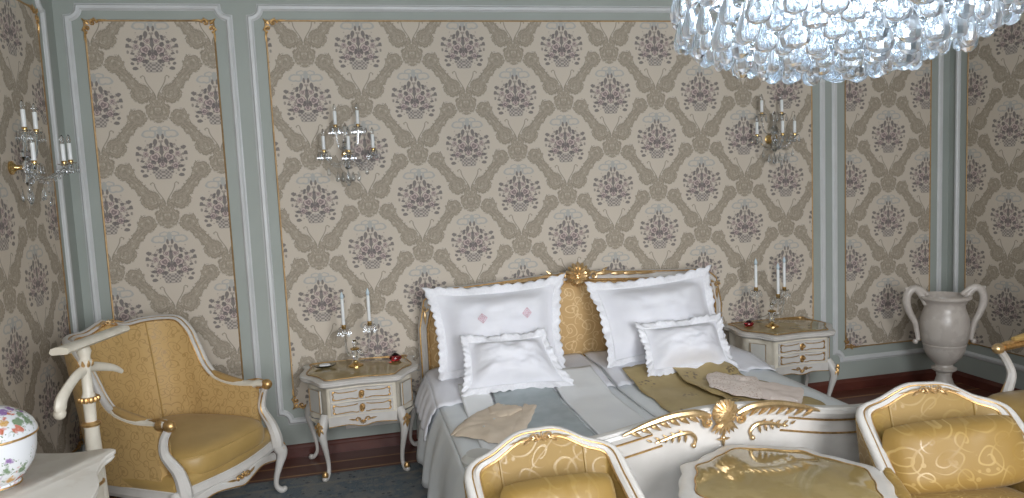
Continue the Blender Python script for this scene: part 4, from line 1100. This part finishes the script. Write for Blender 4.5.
pillow('large white lace-edged pillow with two pink diamonds, propped on the left of the headboard', (.425,4.34,1.01), (1.275,4.34,1.025), (.46,4.13,.51), (1.20,4.10,.50), 0.22, .044, 1.3, True)
pillow('large white lace-edged pillow propped on the right of the headboard', (1.43,4.33,.965), (2.26,4.33,1.01), (1.45,4.02,.50), (2.29,4.14,.50), 0.23, .044, 4.1)
pillow('small white lace-edged pillow leaning on the large pillow with pink diamonds', (.585,4.06,.765), (1.07,4.06,.760), (.54,3.83,.49), (1.17,3.80,.485), 0.19, .038, 7.7)
pillow('small white lace-edged pillow leaning on the plain large pillow on the right', (1.62,4.02,.755), (2.18,4.04,.765), (1.60,3.80,.49), (2.16,3.82,.49), 0.20, .038, 2.9)
# lace-hemmed top sheets under the pillows
for (xa, xb, lb) in ((.40,1.40,'white lace-hemmed sheet showing under the pillows at the left'), (1.42,2.40,'white lace-hemmed sheet showing under the pillows at the right')):
    mb = MB()
    mb.grid(60, 16, lambda u, v: (xa+(xb-xa)*u, 3.80+.62*v-(.02*abs(sin(u*34)))*(v < .01), bedz(xa+(xb-xa)*u, 3.8+.62*v)+.012+.008*max(0, noise.noise(Vector((u*7+xa, v*4, 1)))) + (.006*sin(u*60) if v < .1 else 0)))
    if xa < 1: mb.grid(14, 30, lambda u, v: (xa-.05*sin(u*PI*.5)-.02*u-.01*u*sin(v*30), 3.82+.56*v-(.02*abs(sin(u*10)))*(v<.01), bedz(xa, 3.8+.6*v)+.012-.17*u**1.2-.012*abs(sin(v*28))*u))
    tag(obj('bed_sheet', mb, 'linen', angle=80, solid=.003), lb, 'sheet', 'lace-hemmed sheets')
# white frill hanging under the left satin cover
# ------------------------------------------------------------------ small onyx table
tb = thing('coffee_table', 'small ivory table with scalloped edge and reflective golden onyx top, in front of the bed', 'table', (1.415,2.20,.005))
def tol(o, n=120):
    out = []
    for i in range(n):
        a = 2*PI*i/n; r = 1+.035*cos(4*a+.3)+.030*cos(8*a)+.014*cos(16*a)
        # little step notches near the four shoulders
        r += .020*math.exp(-(((a % (PI/2))-PI/4)/.09)**2)
        out.append(((.348+o)*r*cos(a), (.348+o)*r*sin(a)))
    return out
tt = MB(); tt.stack([(tol(-.06), .495), (tol(-.012), .512), (tol(.004), .522), (tol(.0), .532), (tol(.010), .538), (tol(.010), .546), (tol(.0), .552), (tol(-.02), .553)]); TT = obj('top', tt, 'white', tb)
ig = MB(); ig.stack([(tol(-.050), .5525), (tol(-.050), .556), (tol(-.053), .557)]); obj('glass_inlay', ig, 'onyx', TT)
eg = MB(); eg.tube([(x, y, .556) for x, y in tol(-.047)], .0025, 6, closed=True); obj('gilt_edge', eg, 'gold', TT)
ap = MB(); ap.stack([(tol(-.075), .44), (tol(-.070), .45), (tol(-.070), .51)]); obj('apron', ap, 'ivory', tb)
for k_ in range(4):
    a = PI/4+k_*PI/2; lg = MB(); cab_leg(lg, (.235*cos(a), .235*sin(a), .50), (cos(a), sin(a)), .50-.013, .030)
    lo = obj('leg', lg, 'white', tb); kg = MB(); knee_orn(kg, (.235*cos(a), .235*sin(a), .50), (cos(a), sin(a)), .487); obj('leg_carving', kg, 'gold', lo)

# ------------------------------------------------------------------ urn
ur = thing('alabaster_urn', 'large grey alabaster two-handled urn standing in the right corner', 'urn', (3.90,4.15,0))
obj('plinth', MB().box(-.12, .12, -.12, .12, 0, .05), 'alabaster', ur, bevel=.006)
obj('foot', MB().lathe([(.115,.05),(.115,.065),(.10,.08),(.06,.12),(.045,.17),(.050,.20),(.075,.215),(.078,.228),(.055,.24),(.05,.255)], 32), 'alabaster', ur)
obj('bowl', MB().lathe([(.05,.25),(.070,.268),(.105,.310),(.124,.350),(.130,.385),(.133,.392),(.128,.398),(.136,.408),(.146,.46),(.150,.52),(.145,.575),(.132,.615),(.124,.640),(.123,.668),(.135,.692),(.158,.708),(.160,.722),(.150,.728),(.128,.716),(.112,.69),(.110,.64),(.13,.58),(.135,.50),(.12,.42),(.05,.30),(0,.29)], 40), 'alabaster', ur)
for sg in (-1, 1):
    h = MB(); ca, sa = cos(math.radians(-22)), sin(math.radians(-22))
    def R2(x, z): return (sg*x*.93*ca, sg*x*.93*sa, z)
    P_ = [R2(.140,.66), R2(.16,.735), R2(.205,.775), R2(.248,.745), R2(.258,.68), R2(.232,.60), R2(.200,.54), R2(.185,.47), R2(.178,.42)]
    P_[0] = R2(.128,.665)
    h.tube(catmull(P_, 36), [.017,.022,.026,.026,.025,.022,.019,.016,.014], 12, flat=1.0)
    h.ball(R2(.196,.410), .018, seg=10); h.ball(R2(.12,.735), .016, seg=10); h.tube([R2(.205,.785), R2(.16,.765), R2(.12,.738)], [.02,.02,.012], 10)
    h.ball(R2(.262,.775), .012, seg=8); h.tube([R2(.225,.775), R2(.262,.775)], [.018,.010], 8)
    obj('handle', h, 'alabaster', ur)

# ------------------------------------------------------------------ cabinet with porcelain jar
cb = thing('low_cabinet', 'ivory cabinet with a wavy-edged cream marble top at the left edge', 'cabinet', (-1.13,2.15,0))
def col(o, n=80):
    P_ = [(-.33,.74),(-.16,.75),(.0,.70),(.13,.66),(.235,.665),(.275,.64),(.265,.56),(.275,.44),(.32,.30),(.335,.1),(.33,-.1),(.32,-.30),(.275,-.44),(.265,-.60),(.10,-.66),(-.33,-.68)]
    q = catmull(P_, n, True)
    return [(x*(1+o/.33) if x > 0 else max(x, -.33), y*(1+o/.7)) for x, y in q]
ct = MB(); ct.stack([(col(-.03), .715), (col(-.012), .722), (col(-.004), .730), (col(-.008), .737), (col(.0), .742), (col(.0), .751), (col(-.006), .755)])
obj('marble_top', ct, 'marble', cb)
bd = MB(); bd.stack([(col(-.06), .14), (col(-.045), .15), (col(-.045), .70), (col(-.05), .718)]); BD = obj('body', bd, 'ivory', cb)
gc = MB(); gc.tube([(x, y, .66) for x, y in col(-.043)], .006, 6, closed=True); gc.tube([(x, y, .20) for x, y in col(-.043)], .006, 6, closed=True); obj('gilt_line', gc, 'gold', BD)
for (x, y) in ((.19,.56),(.19,-.54),(-.25,.60),(-.25,-.58)):
    lg = MB(); cab_leg(lg, (x, y, .22), (.7 if x > 0 else -.3, .7 if y > 0 else -.7), .22, .035); obj('leg', lg, 'ivory', cb)
cg = MB(); T = Matrix.Translation((.212,.60,.60)) @ Matrix.Rotation(math.radians(120), 4, 'Z')
scroll(cg, (0,0,0), .03, 1.2, 0, .010, 1, T); leaf(cg, (0,0,-.02), (0,0,-.16), .016, .0, T); leaf(cg, (.01,0,-.03), (.04,0,-.09), .01, 0, T); leaf(cg, (-.01,0,-.03), (-.04,0,-.09), .01, 0, T)
obj('corner_carving', cg, 'gold', cb)
pj = thing('porcelain_jar', 'round white lidded porcelain jar painted with orange and purple flowers, on the marble cabinet', 'jar', (-1.13,2.55,.756))
obj('bowl', MB().lathe([(0,0),(.062,0),(.066,.008),(.060,.014),(.085,.035),(.108,.075),(.117,.115),(.119,.150),(.116,.160),(.108,.160),(0,.150)], 40), 'porc', pj)
lid = obj('lid', MB().lathe([(.117,.163),(.124,.166),(.123,.176),(.112,.200),(.088,.226),(.052,.246),(.020,.254),(0,.255)], 40), 'porc', pj)
gr = MB(); gr.tube([(.121*cos(a), .121*sin(a), .162) for a in [2*PI*i/48 for i in range(48)]], .0045, 8, closed=True); gr.tube([(.066*cos(a), .066*sin(a), .006) for a in [2*PI*i/48 for i in range(48)]], .003, 8, closed=True); obj('gilt_rim', gr, 'gold', pj)
kn = MB().lathe([(.010,.252),(.008,.262),(.018,.272),(.020,.284),(.010,.296),(0,.298)], 16); obj('knob', kn, 'gold', lid)

# ------------------------------------------------------------------ valet stand
vs_ = thing('valet_stand', 'ivory and gilt clothes valet stand with a jacket bar, in front of the wing armchair', 'valet stand', (-1.02,3.08,0), 0)
post = MB().lathe([(.018,.10),(.030,.13),(.034,.20),(.036,.34),(.034,.50),(.029,.66),(.026,.755),(.029,.765),(.020,.775),(.022,.85),(.030,.872),(.024,.885),(.019,.90),(.018,.985),(.022,1.0),(.028,1.02),(.020,1.03),(.022,1.07),(.0,1.07)], 24); obj('post', post, 'ivory', vs_)
rg = MB(); rg.lathe([(.024,.765),(.034,.768),(.036,.775),(.030,.783),(.022,.785)], 24); obj('gilt_ring', rg, 'gold', vs_)
rg = MB()
for k_ in range(12):
    a = 2*PI*k_/12; rg.ball((.032*cos(a), .032*sin(a), .872), .0105, (1,1,1.2), 8)
rg.lathe([(.022,.860),(.034,.866),(.034,.878),(.022,.884)], 24); obj('beaded_ring', rg, 'gold', vs_)
rg = MB()
for k_ in range(8):
    a = 2*PI*k_/8; leaf(rg, (.020*cos(a), .020*sin(a), 1.0), (.030*cos(a), .030*sin(a), 1.028), .007)
rg.lathe([(.016,1.004),(.024,1.006),(.016,1.012)], 16); obj('leaf_collar', rg, 'gold', vs_)
dv = Vector((.11,.42,0)).normalized(); nv_ = Vector((dv.y, -dv.x, 0))
br = MB(); path = [dv*(-.185+.40*i/16)+Vector((.025,0,1.100)) for i in range(17)]
pf = [(-.036,-.004),(-.030,.010),(-.010,.016),(.012,.016),(.032,.010),(.036,-.002),(.028,-.010),(-.028,-.012)]
br.sweep(path, pf, (0,0,1), scale=[1.05 for i in range(17)]); obj('trouser_bar', br, 'ivory', vs_, angle=60)
nk = MB(); nk.lathe([(.022,1.045),(.026,1.06),(.020,1.078)], 16); obj('bar_collar', nk, 'ivory', vs_)
hg = MB(); pp = catmull([dv*.20+Vector((.02,0,.925)), dv*.15+Vector((.015,0,.955)), dv*.06+Vector((0,0,.985)), Vector((0,0,.99)), dv*-.07+Vector((0,0,.975)), dv*-.15+Vector((-.0,0,.925)), dv*-.168+Vector((-.0,0,.895)), dv*-.175+Vector((-.0,0,.87))], 30)
hg.tube(pp, [.009,.014,.018,.021,.020,.021,.026,.027,.018], 12, flat=.7, up=nv_); hg.ball(pp[-1], .022, (1,1,1), 12); obj('hanger', hg, 'ivory', vs_)
bs = MB(); bs.lathe([(.0,.12),(.04,.12),(.035,.10),(.02,.09)], 20); obj('hub', bs, 'ivory', vs_)
for k_ in range(3):
    a = 2*PI*k_/3+.5; lg = MB(); lg.tube(catmull([(.01*cos(a),.01*sin(a),.12),(.09*cos(a),.09*sin(a),.12),(.15*cos(a),.15*sin(a),.05),(.20*cos(a),.20*sin(a),.018)], 16), [.024,.022,.018,.017], 10); obj('leg', lg, 'ivory', vs_)

# ------------------------------------------------------------------ crystal sconces
def sconce(loc, rotz, label, cands):
    """local: wall at y=0, sconce grows to -y; cands = (x, y, z) of the candle foot"""
    th = thing('crystal_wall_sconce', label, 'wall sconce', loc, rotz, 'crystal wall sconces')
    bp = MB(); bp.lathe([(0,0),(.032,.0),(.032,.008),(.022,.014),(.012,.026),(.010,.050)], 20, T=Matrix.Rotation(PI/2, 4, 'X')); obj('wall_plate', bp, 'brass', th)
    st = MB(); st.lathe([(0,-.09),(.010,-.085),(.022,-.06),(.012,-.03),(.022,0),(.014,.03),(.030,.06),(.012,.09),(.008,.14),(.016,.16),(0,.19)], 14, (0,-.07,0)); obj('stem', st, 'crystal2', th)
    for (x, y, z) in cands:
        a = MB(); a.tube(catmull([(0,-.07,.0 if z < .1 else .05),(x*.4,-.07+(y+.07)*.4,-.055 if z < .1 else .03),(x*.85,-.07+(y+.07)*.85,-.02 if z < .1 else .06),(x,y,z-.02)], 16), [.006,.005,.0045], 7); obj('arm', a, 'crystal2', th)
        p = MB(); p.lathe([(0,-.022),(.008,-.020),(.012,-.008),(.026,-.003),(.028,.001),(.012,0),(0,0)], 14, (x, y, z)); pa = obj('drip_pan', p, 'crystal2', th)
        for k_ in range(6):
            an = k_*PI/3; obj('crystal_drop', drop_mesh(.045, .016, 6, None, (x+.033*cos(an), y+.033*sin(an), z-.004)), 'crystal2', pa)
        q = MB(); q.lathe([(0,-.004),(.010,-.003),(.012,.010),(.010,.014)], 12, (x, y, z)); obj('candle_cup', q, 'brass', th)
        mc, mbb = MB(), MB(); mc.lathe([(.0098,0),(.0098,.082),(.005,.084),(0,.084)], 12, (x, y, z+.010)); mbb.lathe([(.005,0),(.0095,.010),(.010,.018),(.006,.032),(0,.042)], 10, (x, y, z+.094))
        cd = obj('candle', mc, 'candle', th); obj('bulb', mbb, 'crystal2', cd)
    # swags of beads and pendants
    for j, (x, y, z) in enumerate(cands):
        if z < .1:
            bd_ = MB()
            for i in range(11):
                t = i/10; bd_.ball((x*t, -.07+(y+.07)*t, .0-.055*sin(PI*t)+(z-.02)*t-.03*(1-t)), .0065, seg=6)
            obj('bead_swag', bd_, 'crystal2', th)
    for (x, y, z, s_) in ((0,-.07,-.095,1.2),(-.06,-.10,-.10,.9),(.06,-.10,-.10,.9),(.0,-.13,-.09,1.0),(-.11,-.11,-.07,.8),(.11,-.11,-.07,.8),(-.03,-.05,-.10,.9),(.03,-.05,-.10,.9),(0,-.15,-.14,.7)):
        obj('crystal_pendant', drop_mesh(.065*s_, .028*s_, 8, None, (x, y, z)), 'crystal2', th)
    return th
cl = [(-.055,-.08,.165), (.075,-.08,.165), (-.13,-.10,.02), (.012,-.17,.01), (.155,-.10,.02)]
sconce((.025,YB-.004,1.83), 0, 'five-candle crystal wall sconce above the left bedside table', cl)
sconce((2.865,YB-.004,1.83), 0, 'five-candle crystal wall sconce above the right bedside table, near the chandelier', [(-.10,-.08,.165), (.05,-.08,.165), (-.15,-.10,.02), (.01,-.15,.02), (.12,-.12,.02)])
sconce((XL+.004,3.84,1.80), PI/2, 'five-candle crystal wall sconce on the left side wall', [(-.07,-.10,.165), (.06,-.10,.165), (-.14,-.15,.01), (.012,-.22,.01), (.13,-.21,.02)])

# ------------------------------------------------------------------ chandelier
ch = thing('crystal_chandelier', 'large round crystal chandelier of layered glass drops hanging from the ceiling', 'chandelier', (1.205,1.63,0))
cy = MB()
cy.lathe([(.012,2.06),(.012,ZC-.03),(.07,ZC-.03),(.08,ZC)], 16); obj('hanging_rod', cy, 'nickel', ch)
tiers = [(.382,2.110,.088,.066,32), (.374,2.045,.088,.068,30), (.330,2.018,.090,.066,27), (.282,1.992,.088,.062,24), (.230,1.970,.084,.056,21), (.174,1.952,.080,.050,17), (.116,1.938,.076,.046,13), (.060,1.930,.070,.040,8)]
drops = []
bigm = {}
for ti, (r, zt, Ld, wd, n) in enumerate(tiers):
    rm = MB(); rm.tube([(r*cos(2*PI*i/48), r*sin(2*PI*i/48), zt+.008) for i in range(48)], .004, 6, closed=True); obj('tier_ring', rm, 'nickel', ch)
    for i in range(n):
        a = 2*PI*(i+.5*(ti % 2))/n+random.uniform(-.02,.02)
        drops.append((r, a, zt+random.uniform(-.006,.006), Ld*random.uniform(.9,1.12), wd*random.uniform(.92,1.1), random.uniform(-.3,.3)))
    # spokes
sk = MB()
for k_ in range(12):
    a = 2*PI*k_/12; sk.tube([(.02*cos(a), .02*sin(a), 1.93), (.2*cos(a), .2*sin(a), 1.945), (.28*cos(a), .28*sin(a), 1.998), (.374*cos(a), .374*sin(a), 2.052), (.382*cos(a), .382*sin(a), 2.118)], .004, 5)
obj('wire_frame', sk, 'nickel', ch)
arms = MB()
for k_ in range(12):
    a = 2*PI*k_/12+.26; arms.tube(catmull([(.03*cos(a), .03*sin(a), 2.10), (.16*cos(a), .16*sin(a), 2.05), (.32*cos(a), .32*sin(a), 2.09), (.34*cos(a), .34*sin(a), 2.17)], 14), .008, 6)
obj('glass_arms', arms, 'crystal2', ch)
for k_ in range(12):
    a = 2*PI*k_/12+.26; mc, mbb = MB(), MB(); bulb_candle(mc, mbb, (.34*cos(a), .34*sin(a), 2.17), .09, .011); cd = obj('candle', mc, 'candle', ch); obj('bulb', mbb, 'bulb', cd)
for k_ in range(9):
    a = 2*PI*k_/9; r = .30 if k_ % 3 else .15; mbb = MB(); mbb.ball((r*cos(a), r*sin(a), 2.075), .024, seg=12); obj('inner_bulb', mbb, 'bulb', ch)
body = MB().lathe([(0,1.90),(.02,1.905),(.03,1.93),(.015,1.95),(.04,2.0),(.02,2.05),(.05,2.12),(.02,2.2),(.035,2.3),(.02,2.5)], 16); obj('glass_stem', body, 'crystal2', ch)
# nearest to the camera / lowest ones are single parts
def score(d): return -(math.hypot(1.20+d[0]*cos(d[1]), 1.62+d[0]*sin(d[1])))
ds = sorted(drops, key=score, reverse=True)
protos = [drop_mesh(1, s_, 12, None, (0,0,0), .5) for s_ in (.64, .72)]
pm = []
for k_, pmb in enumerate(protos):
    me = bpy.data.meshes.new('crystal_drop'); me.from_pydata(pmb.v, [], pmb.f); me.materials.append(M['crystal']); me.polygons.foreach_set('use_smooth', [k_ == 0]*len(me.polygons)); pm.append(me)
rest = MB()
for k_, (r, a, z, Ld, wd, tw) in enumerate(ds):
    T = Matrix.Translation((r*cos(a), r*sin(a), z)) @ Matrix.Rotation(a+PI/2+tw, 4, 'Z') @ Matrix.Scale(Ld, 4)
    if k_ < 96:
        o = bpy.data.objects.new('crystal_drop', pm[k_ % 2]); C.objects.link(o); o.parent = ch; o.matrix_local = T
    else: rest.add(protos[0].v, protos[0].f, 0, T)
ro = obj('crystal_drops', rest, 'crystal', ch); ro['kind'] = 'stuff'
bds = MB()
for (r, zt, Ld, wd, n) in tiers[:6]:
    for i in range(n*2):
        a = PI*i/n; bds.ball((r*1.0*cos(a), r*1.0*sin(a), zt+.012), .008, seg=6)
bo = obj('crystal_beads', bds, 'crystal', ch); bo['kind'] = 'stuff'
up_ = MB()
for (r, z) in ((.20,2.55),(.14,2.75)):
    up_.tube([(r*cos(2*PI*i/32), r*sin(2*PI*i/32), z) for i in range(32)], .006, 6, closed=True)
    for k_ in range(6): a = PI*k_/3; up_.tube([(.012*cos(a), .012*sin(a), z), (r*cos(a), r*sin(a), z)], .004, 5)
obj('upper_ring', up_, 'nickel', ch)

# ------------------------------------------------------------------ light
def area(name, loc, rot, sx, sy, power, col):
    l = bpy.data.lights.new(name, 'AREA'); l.shape = 'RECTANGLE'; l.size = sx; l.size_y = sy; l.energy = power; l.color = col; l.spread = math.radians(150)
    o = bpy.data.objects.new(name, l); C.objects.link(o); o.location = loc; o.rotation_euler = rot; return o
for k_, (a, b_) in enumerate(wins):
    area('window_daylight', ((a+b_)/2, YF-.14, (wz0+wz1)/2), (PI/2-math.radians(30), 0, 0), b_-a, wz1-wz0, (70, 125)[k_], (.96,.975,1))
p = bpy.data.lights.new('chandelier_light', 'POINT'); p.energy = 26; p.color = (.70,.84,1); p.shadow_soft_size = .12
po = bpy.data.objects.new('chandelier_light', p); C.objects.link(po); po.location = (1.20,1.62,2.15)
w = bpy.data.worlds.new('world'); S.world = w; w.use_nodes = True
bg = w.node_tree.nodes['Background']; sky = w.node_tree.nodes.new('ShaderNodeTexSky'); sky.sky_type = 'HOSEK_WILKIE'
w.node_tree.links.new(sky.outputs[0], bg.inputs[0]); bg.inputs[1].default_value = 1.0

# ------------------------------------------------------------------ camera
yaw, pitch, roll = 0.21885975, 0.09686054, -0.04605783
fw = Vector((sin(yaw)*cos(pitch), cos(yaw)*cos(pitch), -sin(pitch))); rt = Vector((cos(yaw), -sin(yaw), 0)); upv = rt.cross(fw)
r2 = rt*cos(roll)+upv*sin(roll); u2 = -rt*sin(roll)+upv*cos(roll)
cam = bpy.data.cameras.new('camera'); co = bpy.data.objects.new('camera', cam); C.objects.link(co)
cam.sensor_width = 36; cam.lens = 735/1024*36; cam.clip_start = .05
mw = Matrix((r2, u2, -fw)).transposed().to_4x4(); mw.translation = Vector((0, 0, 1.65)); co.matrix_world = mw
S.camera = co
S.view_settings.view_transform = 'Standard'; S.view_settings.look = 'None'; S.view_settings.gamma = 1; S.view_settings.exposure = 0; S.view_settings.use_curve_mapping = False
